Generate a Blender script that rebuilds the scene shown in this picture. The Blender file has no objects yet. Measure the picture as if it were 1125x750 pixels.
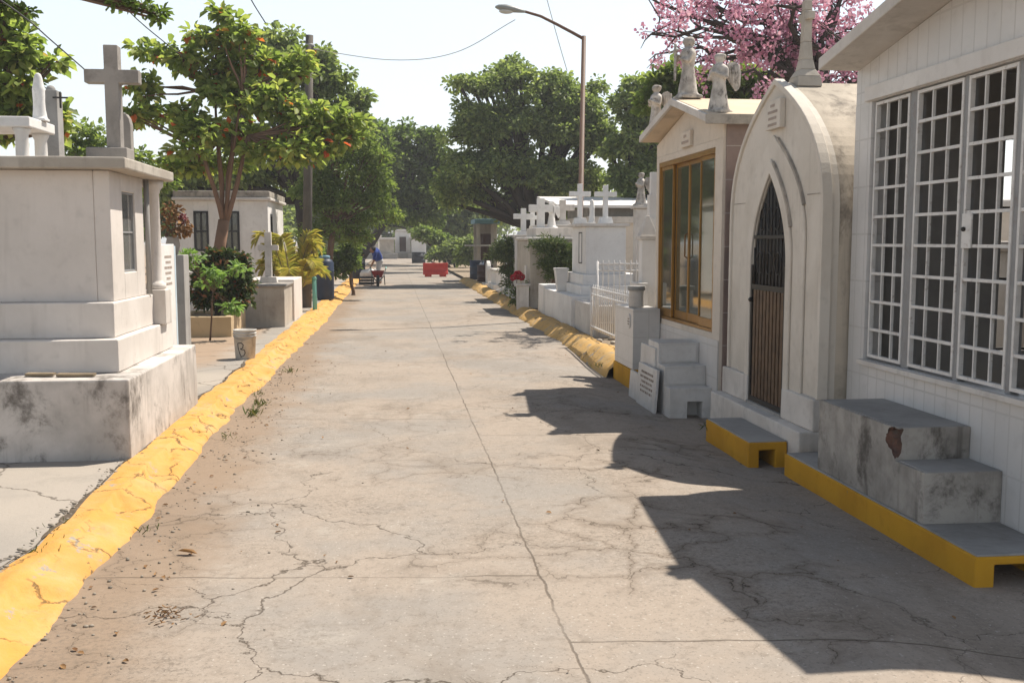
import bpy, bmesh, math, random
import numpy as np
from mathutils import Vector, Matrix, noise

random.seed(7)
RNG = np.random.default_rng(11)
R = math.radians

# ------------------------------------------------------------------ camera
SC = bpy.context.scene
YAW, PITCH, CAMZ, FPX = R(6.769), R(5.742), 1.6, 1094.0
cam = bpy.data.cameras.new("camera")
cam.sensor_width = 36.0
cam.lens = 36.0 * FPX / 1125.0
cam.clip_start, cam.clip_end = 0.05, 3000.0
camo = bpy.data.objects.new("camera", cam)
SC.collection.objects.link(camo)
camo.location = (0, 0, CAMZ)
camo.rotation_euler = (R(90) - PITCH, 0, -YAW)
SC.camera = camo

# ------------------------------------------------------------------ light
SUN_DIR = Vector((0.445, 0.268, 0.855)).normalized()      # towards the sun
SUN_EL = math.asin(SUN_DIR.z)
SUN_AZ = math.atan2(SUN_DIR.x, SUN_DIR.y)                  # clockwise from +Y
W = bpy.data.worlds.new("World")
SC.world = W
W.use_nodes = True
wn = W.node_tree
for n in list(wn.nodes):
    wn.nodes.remove(n)
sky = wn.nodes.new("ShaderNodeTexSky")
sky.sky_type = 'NISHITA'
sky.sun_disc = False
sky.sun_elevation = SUN_EL
sky.sun_rotation = SUN_AZ
sky.altitude = 0
sky.air_density = 1.25
sky.dust_density = 0.9
sky.ozone_density = 1.0
bg = wn.nodes.new("ShaderNodeBackground")
bg.inputs['Strength'].default_value = 0.055
wo = wn.nodes.new("ShaderNodeOutputWorld")
hsv = wn.nodes.new("ShaderNodeHueSaturation")
hsv.inputs['Saturation'].default_value = 0.75
hsv.inputs['Value'].default_value = 1.12
wn.links.new(sky.outputs[0], hsv.inputs['Color'])
wn.links.new(hsv.outputs[0], bg.inputs['Color'])
# bright milky haze low over the horizon, thinning out towards the zenith
wtc = wn.nodes.new("ShaderNodeTexCoord")
wsp = wn.nodes.new("ShaderNodeSeparateXYZ")
wn.links.new(wtc.outputs['Generated'], wsp.inputs[0])
wmr = wn.nodes.new("ShaderNodeMapRange")
wmr.interpolation_type = 'SMOOTHSTEP'
wmr.inputs['From Min'].default_value = 0.22
wmr.inputs['From Max'].default_value = 0.62
wmr.inputs['To Min'].default_value = 0.43
wmr.inputs['To Max'].default_value = 0.0
wn.links.new(wsp.outputs['Z'], wmr.inputs['Value'])
bg2 = wn.nodes.new("ShaderNodeBackground")
bg2.inputs['Color'].default_value = (0.895, 0.95, 1.0, 1)
wn.links.new(wmr.outputs['Result'], bg2.inputs['Strength'])
wad = wn.nodes.new("ShaderNodeAddShader")
wn.links.new(bg.outputs[0], wad.inputs[0])
wn.links.new(bg2.outputs[0], wad.inputs[1])
wn.links.new(wad.outputs[0], wo.inputs['Surface'])
sl = bpy.data.lights.new("sun", 'SUN')
sl.energy = 5.0
sl.angle = R(0.55)
sl.color = (1.0, 0.92, 0.81)
so = bpy.data.objects.new("sun", sl)
SC.collection.objects.link(so)
so.rotation_euler = (-SUN_DIR).to_track_quat('-Z', 'Y').to_euler()
so.location = (20, 12, 40)
SC.view_settings.view_transform = 'Standard'
SC.view_settings.look = 'None'
SC.view_settings.exposure = 0.58
SC.view_settings.gamma = 1.0
SC.view_settings.use_curve_mapping = False
SC.cycles.max_bounces = 8
SC.cycles.transparent_max_bounces = 12

# ------------------------------------------------------------------ node helpers
class NT:
    def __init__(s, name):
        s.m = bpy.data.materials.new(name)
        s.m.use_nodes = True
        s.t = s.m.node_tree
        s.b = s.t.nodes['Principled BSDF']
        s.out = s.t.nodes['Material Output']
        s._v = None
    def n(s, typ, **kw):
        x = s.t.nodes.new(typ)
        for k, v in kw.items():
            setattr(x, k, v)
        return x
    def l(s, a, b):
        s.t.links.new(a, b)
    def put(s, sock, v):
        if isinstance(v, bpy.types.NodeSocket):
            s.l(v, sock)
        else:
            sock.default_value = v
    def pos(s, shift=True):
        if s._v is None:
            tc = s.n('ShaderNodeTexCoord')
            v = tc.outputs['Object']
            if shift:
                oi = s.n('ShaderNodeObjectInfo')
                mu = s.math('MULTIPLY', oi.outputs['Random'], 23.0)
                va = s.n('ShaderNodeVectorMath', operation='ADD')
                s.l(v, va.inputs[0]); s.l(mu, va.inputs[1])
                v = va.outputs[0]
            s._v = v
        return s._v
    def math(s, op, a, b=0.0, c=None, clamp=False):
        x = s.n('ShaderNodeMath', operation=op)
        x.use_clamp = clamp
        s.put(x.inputs[0], a); s.put(x.inputs[1], b)
        if c is not None:
            s.put(x.inputs[2], c)
        return x.outputs[0]
    def vmath(s, op, a, b):
        x = s.n('ShaderNodeVectorMath', operation=op)
        s.put(x.inputs[0], a); s.put(x.inputs[1], b)
        return x.outputs[0]
    def scale(s, v, sc):
        return s.vmath('MULTIPLY', v, sc)
    def noise(s, scale, detail=5.0, rough=0.55, vec=None, color=False, dist=0.0):
        x = s.n('ShaderNodeTexNoise')
        x.inputs['Scale'].default_value = scale
        x.inputs['Detail'].default_value = detail
        x.inputs['Roughness'].default_value = rough
        x.inputs['Distortion'].default_value = dist
        s.l(vec if vec is not None else s.pos(), x.inputs['Vector'])
        return x.outputs['Color' if color else 'Fac']
    def ramp(s, fac, lo, hi, a=0.0, b=1.0):
        x = s.n('ShaderNodeMapRange')
        x.interpolation_type = 'SMOOTHSTEP'
        s.put(x.inputs['Value'], fac)
        x.inputs['From Min'].default_value = lo
        x.inputs['From Max'].default_value = hi
        x.inputs['To Min'].default_value = a
        x.inputs['To Max'].default_value = b
        return x.outputs['Result']
    def cramp(s, fac, stops, interp='LINEAR'):
        x = s.n('ShaderNodeValToRGB')
        cr = x.color_ramp
        cr.interpolation = interp
        while len(cr.elements) > 1:
            cr.elements.remove(cr.elements[-1])
        for i, (p, c) in enumerate(stops):
            e = cr.elements[0] if i == 0 else cr.elements.new(p)
            e.position = p
            e.color = (c[0], c[1], c[2], 1)
        s.l(fac, x.inputs[0])
        return x.outputs[0]
    def mix(s, fac, a, b):
        x = s.n('ShaderNodeMix', data_type='RGBA')
        s.put(x.inputs[0], fac)
        for sock, v in ((x.inputs[6], a), (x.inputs[7], b)):
            if isinstance(v, bpy.types.NodeSocket):
                s.l(v, sock)
            else:
                sock.default_value = (v[0], v[1], v[2], 1)
        return x.outputs[2]
    def bump(s, h, strength=0.3, dist=0.01):
        x = s.n('ShaderNodeBump')
        x.inputs['Strength'].default_value = strength
        x.inputs['Distance'].default_value = dist
        s.l(h, x.inputs['Height'])
        s.l(x.outputs[0], s.b.inputs['Normal'])
    def fin(s, col, rough=0.8, spec=0.3, metal=0.0):
        s.put(s.b.inputs['Base Color'], col if isinstance(col, bpy.types.NodeSocket) else (col[0], col[1], col[2], 1))
        s.put(s.b.inputs['Roughness'], rough)
        s.b.inputs['Specular IOR Level'].default_value = spec
        s.b.inputs['Metallic'].default_value = metal
        return s.m

def plaster(name, col, col2=None, streak=0.0, blotch=0.0, grime=(0.09, 0.08, 0.07), rough=0.85, tile=None,
            groove=(0.45, 0.43, 0.4), bump=0.25, scale=1.0, tilevar=0.04, spec=0.25, chips=None):
    s = NT(name)
    col2 = col2 or tuple(c * 0.82 for c in col)
    c = s.mix(s.ramp(s.noise(1.6 * scale, 6, 0.6), 0.35, 0.68), col, col2)
    c = s.mix(s.ramp(s.noise(9 * scale, 4, 0.6), 0.52, 0.75, 0, 0.35), c, tuple(x * 0.75 for x in col2))
    h = s.noise(55, 4, 0.6)
    if tile:
        sp = s.n('ShaderNodeSeparateXYZ')
        tc = s.n('ShaderNodeTexCoord')
        s.l(tc.outputs['Object'], sp.inputs[0])
        cb = s.n('ShaderNodeCombineXYZ')
        s.l(s.math('ADD', sp.outputs[0], sp.outputs[1]), cb.inputs[0])
        s.l(sp.outputs[2], cb.inputs[1])
        br = s.n('ShaderNodeTexBrick')
        br.offset = 0.0
        br.inputs['Scale'].default_value = 1.0
        br.inputs['Brick Width'].default_value = tile[0]
        br.inputs['Row Height'].default_value = tile[1]
        br.inputs['Mortar Size'].default_value = tile[2]
        br.inputs['Mortar Smooth'].default_value = 0.25
        br.inputs['Bias'].default_value = 0.0
        br.inputs['Color1'].default_value = (1 - tilevar, 1 - tilevar, 1 - tilevar, 1)
        br.inputs['Color2'].default_value = (1, 1, 1, 1)
        s.l(cb.outputs[0], br.inputs['Vector'])
        mm = s.n('ShaderNodeMix', data_type='RGBA', blend_type='MULTIPLY')
        mm.inputs[0].default_value = 1.0
        s.l(c, mm.inputs[6]); s.l(br.outputs['Color'], mm.inputs[7])
        c = s.mix(br.outputs['Fac'], mm.outputs[2], groove)
        h = s.math('SUBTRACT', s.math('MULTIPLY', h, 0.12), br.outputs['Fac'])
    if streak:
        v = s.scale(s.pos(), (9.0, 9.0, 0.55))
        st = s.ramp(s.noise(1.0, 5, 0.65, vec=v), 0.5, 0.78)
        mk = s.ramp(s.noise(0.9 * scale, 3, 0.5), 0.38, 0.62)
        c = s.mix(s.math('MULTIPLY', s.math('MULTIPLY', st, mk), streak), c, grime)
    if blotch:
        v = s.scale(s.pos(), (1.0, 1.0, 0.7))
        bl = s.ramp(s.noise(2.6 * scale, 9, 0.72, vec=v, dist=0.3), 0.5, 0.68)
        c = s.mix(s.math('MULTIPLY', bl, blotch), c, grime)
    if chips:
        ch = s.ramp(s.noise(6.5, 8, 0.7), chips[1], chips[1] + 0.02)
        c = s.mix(ch, c, chips[0])
    s.bump(h, bump, 0.006)
    return s.fin(c, rough, spec)

def simple(name, col, rough=0.6, metal=0.0, var=0.15, spec=0.35, sc=6.0, rust=0.0, bump=0.1):
    s = NT(name)
    c = s.mix(s.ramp(s.noise(sc, 5, 0.6), 0.35, 0.7), col, tuple(x * (1 - var) for x in col))
    if rust:
        c = s.mix(s.math('MULTIPLY', s.ramp(s.noise(sc * 2.2, 7, 0.7), 0.55, 0.66), rust), c, (0.16, 0.07, 0.03))
    s.bump(s.noise(40, 3), bump, 0.004)
    return s.fin(c, rough, spec, metal)

def foliage(name, stops, trans=0.35, rough=0.55):
    s = NT(name)
    g = s.n('ShaderNodeNewGeometry')
    c = s.cramp(g.outputs['Random Per Island'], stops)
    s.fin(c, rough, 0.3)
    tr = s.n('ShaderNodeBsdfTranslucent')
    br = s.n('ShaderNodeMix', data_type='RGBA', blend_type='MULTIPLY')
    br.inputs[0].default_value = 1.0
    s.l(c, br.inputs[6]); br.inputs[7].default_value = (1.35, 1.45, 0.8, 1) if trans > 0.3 else (1.1, 1.1, 1.0, 1)
    s.l(br.outputs[2], tr.inputs[0])
    mx = s.n('ShaderNodeMixShader')
    mx.inputs[0].default_value = trans
    s.l(s.b.outputs[0], mx.inputs[1]); s.l(tr.outputs[0], mx.inputs[2])
    s.l(mx.outputs[0], s.out.inputs['Surface'])
    return s.m

def glassmat(name, tint, opac=0.25, rough=0.02, refl=1.0):
    s = NT(name)
    s.fin(tint, rough, 0.5)
    tr = s.n('ShaderNodeBsdfTransparent')
    tr.inputs[0].default_value = (0.75, 0.8, 0.76, 1)
    gl = s.n('ShaderNodeBsdfGlossy')
    gl.inputs['Roughness'].default_value = rough
    gl.inputs['Color'].default_value = (0.9, 0.92, 0.9, 1)
    fr = s.n('ShaderNodeFresnel'); fr.inputs[0].default_value = 1.6
    d = s.n('ShaderNodeMixShader'); d.inputs[0].default_value = opac
    s.l(tr.outputs[0], d.inputs[1]); s.l(s.b.outputs[0], d.inputs[2])
    mx = s.n('ShaderNodeMixShader')
    s.l(s.math('ADD', s.math('MULTIPLY', fr.outputs[0], refl), 0.02, clamp=True), mx.inputs[0])
    s.l(d.outputs[0], mx.inputs[1]); s.l(gl.outputs[0], mx.inputs[2])
    s.l(mx.outputs[0], s.out.inputs['Surface'])
    return s.m

# ------------------------------------------------------------------ ground materials
def road_mat():
    s = NT('road_concrete')
    p = s.pos(False)
    sp = s.n('ShaderNodeSeparateXYZ'); s.l(p, sp.inputs[0])
    x, y = sp.outputs[0], sp.outputs[1]
    c = s.mix(s.ramp(s.noise(0.45, 6, 0.62), 0.42, 0.6), (0.318, 0.268, 0.22), (0.27, 0.245, 0.217))
    c = s.mix(s.ramp(s.noise(1.7, 8, 0.7), 0.55, 0.7, 0, 0.6), c, (0.365, 0.33, 0.285))
    c = s.mix(s.ramp(s.noise(0.9, 8, 0.7, vec=s.scale(p, (1, 0.45, 1))), 0.5, 0.66, 0, 0.55), c, (0.2, 0.165, 0.13))
    c = s.mix(s.ramp(s.noise(14, 6, 0.75), 0.48, 0.7, 0, 0.6), c, (0.19, 0.16, 0.13))
    c = s.mix(s.ramp(s.noise(70, 3, 0.6), 0.55, 0.7, 0, 0.6), c, (0.15, 0.13, 0.11))
    c = s.mix(s.ramp(s.noise(52, 2, 0.5, vec=s.vmath('ADD', p, (5, 3, 0))), 0.64, 0.72, 0, 0.5), c, (0.5, 0.46, 0.41))
    # dirt drifted against the left kerb
    dn = s.math('ADD', x, s.math('MULTIPLY', s.math('SUBTRACT', s.noise(1.3, 7, 0.65), 0.5), 1.1))
    dirt = s.ramp(dn, -1.25, -0.75, 1, 0)
    c = s.mix(s.math('MULTIPLY', dirt, 0.8), c, s.mix(s.noise(30, 5, 0.7), (0.285, 0.205, 0.14), (0.2, 0.145, 0.1)))
    # cracks
    wob = s.vmath('MULTIPLY', s.vmath('SUBTRACT', s.noise(1.6, 4, 0.6, color=True), (0.5, 0.5, 0.5)), (0.75, 0.75, 0))
    wob2 = s.vmath('MULTIPLY', s.vmath('SUBTRACT', s.noise(9, 4, 0.65, color=True), (0.5, 0.5, 0.5)), (0.16, 0.16, 0))
    q = s.vmath('ADD', s.vmath('ADD', s.scale(p, (1, 1, 0)), wob), wob2)
    def crack(scale, w, mlo, mhi, msc, off):
        v = s.n('ShaderNodeTexVoronoi', feature='DISTANCE_TO_EDGE')
        v.inputs['Scale'].default_value = scale
        s.l(s.vmath('ADD', q, off), v.inputs['Vector'])
        m = s.ramp(s.noise(msc, 4, 0.55, vec=s.vmath('ADD', p, off)), mlo, mhi)
        wv = s.math('MULTIPLY', s.math('ADD', s.noise(5, 3), 0.15), w)
        e = s.math('SUBTRACT', 1.0, s.math('DIVIDE', v.outputs['Distance'], wv), clamp=True)
        return s.math('MULTIPLY', e, m)
    near = s.ramp(y, 7.0, 11.0, 1.0, 0.45)
    right = s.ramp(x, 0.7, 1.6, 0.75, 1.6)
    k1 = s.math('MULTIPLY', crack(0.8, 0.008, 0.42, 0.52, 0.55, (3.1, 1.7, 0)), near)
    k2 = s.math('MULTIPLY', s.math('MULTIPLY', crack(2.3, 0.016, 0.47, 0.57, 0.7, (9.3, 4.2, 0)), near), right)
    k3 = s.math('MULTIPLY', crack(5.2, 0.03, 0.5, 0.62, 0.8, (1.3, 8.8, 0)), 0.4)
    k = s.math('MAXIMUM', s.math('MAXIMUM', k1, k3), s.math('MULTIPLY', k2, 0.8))
    # worn patches with the aggregate showing
    agg = s.math('MULTIPLY', s.ramp(s.noise(0.75, 5, 0.6, vec=s.vmath('ADD', p, (11, 5, 0))), 0.48, 0.62), s.ramp(s.noise(34, 5, 0.8), 0.48, 0.62))
    c = s.mix(s.math('MULTIPLY', agg, 0.6), c, (0.14, 0.115, 0.09))
    # slab joints
    jx = s.math('ABSOLUTE', s.math('SUBTRACT', s.math('ADD', x, s.math('MULTIPLY', s.math('SUBTRACT', s.noise(2.2, 5, 0.7), 0.5), 0.07)), 0.68))
    j1 = s.ramp(jx, 0.002, 0.009, 1, 0)
    def tj(y0, per):
        f = s.math('FRACT', s.math('DIVIDE', s.math('ADD', s.math('SUBTRACT', y, y0), s.math('ADD', s.math('MULTIPLY', x, 0.1), s.math('MULTIPLY', s.noise(3, 4), 0.06))), per))
        return s.ramp(s.math('ABSOLUTE', s.math('SUBTRACT', f, 0.5)), 0.0006, 0.0022, 1, 0)
    leftm = s.ramp(x, 0.67, 0.69, 1, 0)
    j2 = s.math('MULTIPLY', tj(9.0 - 2.15, 4.3), leftm)
    j3 = s.math('MULTIPLY', tj(8.2 - 2.15, 4.3), s.math('SUBTRACT', 1.0, leftm))
    jm = s.ramp(s.noise(1.2, 4), 0.35, 0.6, 0.35, 1)
    j = s.math('MULTIPLY', s.math('MAXIMUM', s.math('MULTIPLY', j1, 0.75), s.math('MULTIPLY', s.math('MAXIMUM', j2, j3), 0.8)), jm)
    k = s.math('MAXIMUM', k, j)
    stn = s.math('MULTIPLY', s.math('MULTIPLY', crack(2.3, 0.2, 0.47, 0.57, 0.7, (9.3, 4.2, 0)), near), right)
    c = s.mix(s.math('MULTIPLY', stn, 0.4, clamp=True), c, (0.15, 0.115, 0.085))
    # the cracks themselves
    c = s.mix(s.math('MULTIPLY', k, 0.9), c, (0.06, 0.045, 0.032))
    hh = s.math('SUBTRACT', s.math('ADD', s.math('MULTIPLY', s.noise(38, 6, 0.7), 0.35), s.math('MULTIPLY', s.noise(4, 5, 0.6), 0.5)), s.math('MULTIPLY', k, 0.9))
    s.bump(hh, 0.4, 0.012)
    return s.fin(c, 0.9, 0.2)

def pave_mat():
    s = NT('pavement_concrete')
    p = s.pos(False)
    c = s.mix(s.ramp(s.noise(0.8, 6, 0.6), 0.38, 0.64), (0.35, 0.31, 0.265), (0.28, 0.255, 0.225))
    c = s.mix(s.ramp(s.noise(2.4, 8, 0.7), 0.52, 0.68, 0, 0.55), c, (0.27, 0.245, 0.21))
    c = s.mix(s.ramp(s.noise(60, 3), 0.6, 0.75, 0, 0.4), c, (0.22, 0.2, 0.17))
    wob = s.vmath('MULTIPLY', s.vmath('SUBTRACT', s.noise(3, 5, 0.65, color=True), (0.5, 0.5, 0.5)), (0.3, 0.3, 0))
    v = s.n('ShaderNodeTexVoronoi', feature='DISTANCE_TO_EDGE')
    v.inputs['Scale'].default_value = 0.8
    s.l(s.vmath('ADD', s.scale(p, (1, 1, 0)), wob), v.inputs['Vector'])
    k = s.ramp(v.outputs['Distance'], 0.002, 0.012, 1, 0)
    # soil showing farther along the walk
    sp = s.n('ShaderNodeSeparateXYZ'); s.l(p, sp.inputs[0])
    so_ = s.math('MULTIPLY', s.ramp(s.math('ADD', sp.outputs[1], s.math('MULTIPLY', s.noise(1.1, 5), 3.0)), 12.6, 14.5), s.ramp(s.math('ADD', sp.outputs[0], s.math('MULTIPLY', s.noise(1.4, 5), 0.8)), -2.0, -1.6, 1, 0))
    c = s.mix(so_, c, s.mix(s.noise(6, 6, 0.7), (0.36, 0.265, 0.19), (0.25, 0.185, 0.13)))
    c = s.mix(s.math('MULTIPLY', k, 0.7), c, (0.08, 0.065, 0.05))
    s.bump(s.math('SUBTRACT', s.noise(40, 5, 0.7), k), 0.35, 0.01)
    return s.fin(c, 0.9, 0.2)

def soil_mat():
    s = NT('soil')
    c = s.mix(s.ramp(s.noise(0.6, 6, 0.65), 0.35, 0.65), (0.3, 0.235, 0.17), (0.2, 0.16, 0.115))
    c = s.mix(s.ramp(s.noise(20, 5, 0.7), 0.5, 0.7, 0, 0.6), c, (0.38, 0.33, 0.26))
    s.bump(s.noise(25, 6, 0.7), 0.6, 0.03)
    return s.fin(c, 0.95, 0.15)

def kerb_mat(name, y1, y2, worn):
    s = NT(name)
    c = s.mix(s.ramp(s.noise(3.5, 6, 0.65), 0.35, 0.7), y1, y2)
    c = s.mix(s.ramp(s.noise(1.1, 5, 0.6), 0.5, 0.66, 0, 0.45), c, tuple(a * 0.8 for a in y1))
    ch = s.ramp(s.noise(5.5, 9, 0.74), worn, worn + 0.03)
    c = s.mix(ch, c, s.mix(s.noise(20, 4), (0.2, 0.17, 0.13), (0.4, 0.37, 0.32)))
    # dust and hairline cracks
    wob = s.vmath('MULTIPLY', s.vmath('SUBTRACT', s.noise(6, 5, 0.65, color=True), (0.5, 0.5, 0.5)), (0.2, 0.2, 0.2))
    v = s.n('ShaderNodeTexVoronoi', feature='DISTANCE_TO_EDGE')
    v.inputs['Scale'].default_value = 2.6
    s.l(s.vmath('ADD', s.pos(), wob), v.inputs['Vector'])
    k = s.math('MULTIPLY', s.ramp(v.outputs['Distance'], 0.002, 0.03, 1, 0), s.ramp(s.noise(2.1, 5, 0.65), 0.42, 0.56))
    c = s.mix(s.math('MULTIPLY', k, 0.85), c, (0.1, 0.065, 0.03))
    hol = s.ramp(s.noise(7.5, 6, 0.7, vec=s.scale(s.pos(), (1.0, 0.55, 1.0))), 0.64, 0.67)
    c = s.mix(s.math('MULTIPLY', hol, 0.8), c, (0.09, 0.065, 0.04))
    c = s.mix(s.ramp(s.noise(24, 5, 0.7), 0.52, 0.72, 0, 0.5), c, (0.4, 0.27, 0.11))
    c = s.mix(s.ramp(s.noise(2.3, 7, 0.7, vec=s.vmath('ADD', s.pos(), (7, 2, 0))), 0.52, 0.68, 0, 0.35), c, (0.47, 0.36, 0.22))
    s.bump(s.math('SUBTRACT', s.noise(28, 6, 0.7), s.math('MULTIPLY', k, 0.8)), 0.5, 0.014)
    return s.fin(c, 0.85, 0.2)

# ------------------------------------------------------------------ palette
M = {}
M['road'] = road_mat()
M['pave'] = pave_mat()
M['soil'] = soil_mat()
M['kerb'] = kerb_mat('old_yellow_paint', (0.55, 0.285, 0.07), (0.55, 0.325, 0.12), 0.6)
M['kerb2'] = kerb_mat('yellow_kerb_paint', (0.56, 0.34, 0.11), (0.5, 0.33, 0.14), 0.57)
M['yellow'] = plaster('fresh_yellow_paint', (0.56, 0.29, 0.02), (0.46, 0.23, 0.016), streak=0.35, grime=(0.2, 0.12, 0.03), chips=((0.3, 0.2, 0.06), 0.66))
M['cement'] = plaster('cement', (0.33, 0.32, 0.305), (0.25, 0.243, 0.23), streak=0.3, blotch=0.3)
M['cement_dirty'] = plaster('peeling_cement', (0.4, 0.375, 0.34), (0.22, 0.205, 0.185), streak=0.95, blotch=0.9, grime=(0.085, 0.075, 0.065), scale=1.6)
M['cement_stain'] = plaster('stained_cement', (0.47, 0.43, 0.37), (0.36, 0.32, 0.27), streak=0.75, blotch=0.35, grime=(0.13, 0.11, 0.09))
M['tan'] = plaster('tan_render', (0.64, 0.59, 0.545), (0.57, 0.525, 0.48), streak=0.3, blotch=0.12, grime=(0.2, 0.17, 0.14))
M['tan_side'] = plaster('pale_render', (0.65, 0.605, 0.56), (0.575, 0.53, 0.485), streak=0.35, blotch=0.15, grime=(0.2, 0.17, 0.14))
M['base_stain'] = plaster('stained_base_render', (0.6, 0.555, 0.515), (0.4, 0.37, 0.34), streak=0.85, blotch=0.95, grime=(0.13, 0.115, 0.1), scale=1.1)
M['greystone'] = plaster('grey_stone', (0.34, 0.31, 0.28), (0.25, 0.23, 0.21), streak=0.4, blotch=0.4)
M['white'] = plaster('white_paint', (0.7, 0.685, 0.66), (0.62, 0.6, 0.575), streak=0.22, blotch=0.1, grime=(0.25, 0.22, 0.19))
M['white2'] = plaster('weathered_white', (0.62, 0.585, 0.54), (0.5, 0.465, 0.425), streak=0.5, blotch=0.3, grime=(0.16, 0.14, 0.12))
M['cream'] = plaster('cream_render', (0.64, 0.57, 0.485), (0.57, 0.505, 0.425), streak=0.25, blotch=0.12, grime=(0.2, 0.16, 0.12))
M['arch'] = plaster('ivory_render', (0.64, 0.59, 0.52), (0.56, 0.51, 0.44), streak=0.35, blotch=0.12, grime=(0.22, 0.18, 0.14))
M['vault'] = plaster('weathered_vault', (0.54, 0.47, 0.38), (0.36, 0.315, 0.255), streak=0.9, blotch=0.85, grime=(0.13, 0.11, 0.09), scale=0.8)
M['soot'] = plaster('sooty_render', (0.26, 0.235, 0.205), (0.45, 0.4, 0.34), streak=0.6, blotch=0.7, scale=2.5)
M['tilewhite'] = plaster('white_wall_tile', (0.62, 0.61, 0.6), (0.56, 0.55, 0.535), tile=(0.125, 0.33, 0.006), rough=0.35, spec=0.4, bump=0.3, streak=0.2, groove=(0.5, 0.49, 0.475), grime=(0.34, 0.37, 0.33))
M['tileblock'] = plaster('white_square_tile', (0.62, 0.6, 0.575), (0.55, 0.53, 0.505), tile=(0.3, 0.3, 0.005), rough=0.35, spec=0.4, bump=0.4, streak=0.15, groove=(0.5, 0.48, 0.45))
M['mauve'] = plaster('mauve_tile', (0.3, 0.22, 0.19), (0.22, 0.165, 0.145), tile=(0.31, 0.31, 0.005), rough=0.5, bump=0.4, blotch=0.35, groove=(0.38, 0.33, 0.3), grime=(0.16, 0.13, 0.12), tilevar=0.15)
M['roof_cream'] = plaster('cream_roof', (0.62, 0.5, 0.36), (0.55, 0.44, 0.32), streak=0.1, blotch=0.25)
M['fascia'] = plaster('mouldy_fascia', (0.4, 0.36, 0.31), (0.22, 0.2, 0.17), streak=0.85, blotch=0.75, grime=(0.1, 0.09, 0.08), scale=1.8)
M['statue'] = plaster('weathered_statue', (0.56, 0.52, 0.47), (0.3, 0.275, 0.245), streak=0.7, blotch=0.95, grime=(0.09, 0.08, 0.07), scale=5.5, rough=0.7)
M['statue_white'] = plaster('white_statue', (0.74, 0.73, 0.71), (0.66, 0.65, 0.63), blotch=0.15, scale=3)
M['marble'] = plaster('white_marble', (0.58, 0.565, 0.545), (0.48, 0.465, 0.445), blotch=0.2, streak=0.1, rough=0.4, spec=0.45, scale=2)
M['ink'] = simple('faded_lettering', (0.2, 0.15, 0.12), 0.8)
M['ink_pale'] = simple('pale_engraving', (0.42, 0.35, 0.3), 0.8)
M['blueslab'] = plaster('pale_blue_slab', (0.5, 0.6, 0.66), (0.42, 0.52, 0.58), streak=0.2)
M['iron_white'] = simple('white_iron', (0.68, 0.665, 0.64), 0.5, rust=0.35, sc=9)
M['iron_grey'] = simple('grey_post', (0.27, 0.27, 0.27), 0.55, rust=0.2)
M['iron_dark'] = simple('dark_iron', (0.022, 0.02, 0.018), 0.5, rust=0.3, sc=12)
M['bronze'] = simple('bronze_anodised', (0.33, 0.165, 0.03), 0.35, metal=0.35, var=0.25, sc=4)
M['bronze_dark'] = simple('bronze_reveal', (0.2, 0.1, 0.03), 0.45, metal=0.2)
M['doorwood'] = simple('door_wood', (0.12, 0.07, 0.038), 0.55, var=0.45, sc=9)
M['black'] = simple('black_frame', (0.018, 0.018, 0.02), 0.45)
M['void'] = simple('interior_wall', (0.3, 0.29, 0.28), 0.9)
M['void_shade'] = simple('painted_interior_shade', (0.03, 0.028, 0.026), 0.9)  # near black: the shade inside the arch chapel put into the colour
M['curtain'] = simple('grey_curtain', (0.25, 0.27, 0.24), 0.9)
M['glass'] = glassmat('window_glass', (0.095, 0.098, 0.07, 1), 0.78, 0.05, 0.5)
M['glass_grey'] = glassmat('grey_window_glass', (0.24, 0.235, 0.225, 1), 0.75, 0.08)
M['brick'] = plaster('red_brick', (0.16, 0.085, 0.062), (0.08, 0.048, 0.038), blotch=0.8, scale=5)
M['planter'] = plaster('planter_render', (0.5, 0.385, 0.24), (0.44, 0.33, 0.2), streak=0.2)
M['polewood'] = plaster('grey_pole', (0.14, 0.125, 0.105), (0.09, 0.08, 0.07), streak=0.7)
M['polerust'] = simple('brown_painted_pole', (0.13, 0.075, 0.05), 0.6, rust=0.5)
M['lamphead'] = simple('lamp_housing', (0.28, 0.3, 0.29), 0.45)
M['lens'] = simple('lamp_lens', (0.5, 0.52, 0.5), 0.2)
M['cable'] = simple('cable', (0.05, 0.05, 0.055), 0.6)
M['palecable'] = simple('pale_cable', (0.3, 0.3, 0.3), 0.6)
M['teal'] = simple('teal_post_paint', (0.2, 0.5, 0.42), 0.6)
M['bucket'] = plaster('dusty_plastic', (0.52, 0.5, 0.46), (0.42, 0.4, 0.36), streak=0.4, blotch=0.35, rough=0.6, scale=4)
M['red'] = simple('red_plastic', (0.5, 0.03, 0.02), 0.5)
M['redcart'] = simple('red_tray', (0.35, 0.03, 0.03), 0.5)
M['blue_roof'] = simple('blue_sheet', (0.13, 0.26, 0.33), 0.5)
M['bin_blue'] = simple('blue_drum', (0.02, 0.035, 0.07), 0.5)
M['bin_brown'] = simple('brown_drum', (0.07, 0.03, 0.025), 0.6)
M['bin_dark'] = simple('dark_drum', (0.03, 0.035, 0.05), 0.6)
M['shirt'] = simple('blue_shirt', (0.02, 0.05, 0.24), 0.85)
M['trousers'] = simple('pale_trousers', (0.5, 0.5, 0.5), 0.85)
M['skin'] = simple('skin', (0.28, 0.15, 0.09), 0.6)
M['hair'] = simple('hair', (0.02, 0.015, 0.012), 0.7)
M['sack'] = simple('white_sack', (0.75, 0.75, 0.74), 0.8)
M['rubber'] = simple('rubber', (0.02, 0.02, 0.02), 0.7)
M['board'] = simple('weathered_board', (0.26, 0.2, 0.13), 0.8, var=0.4)
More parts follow.
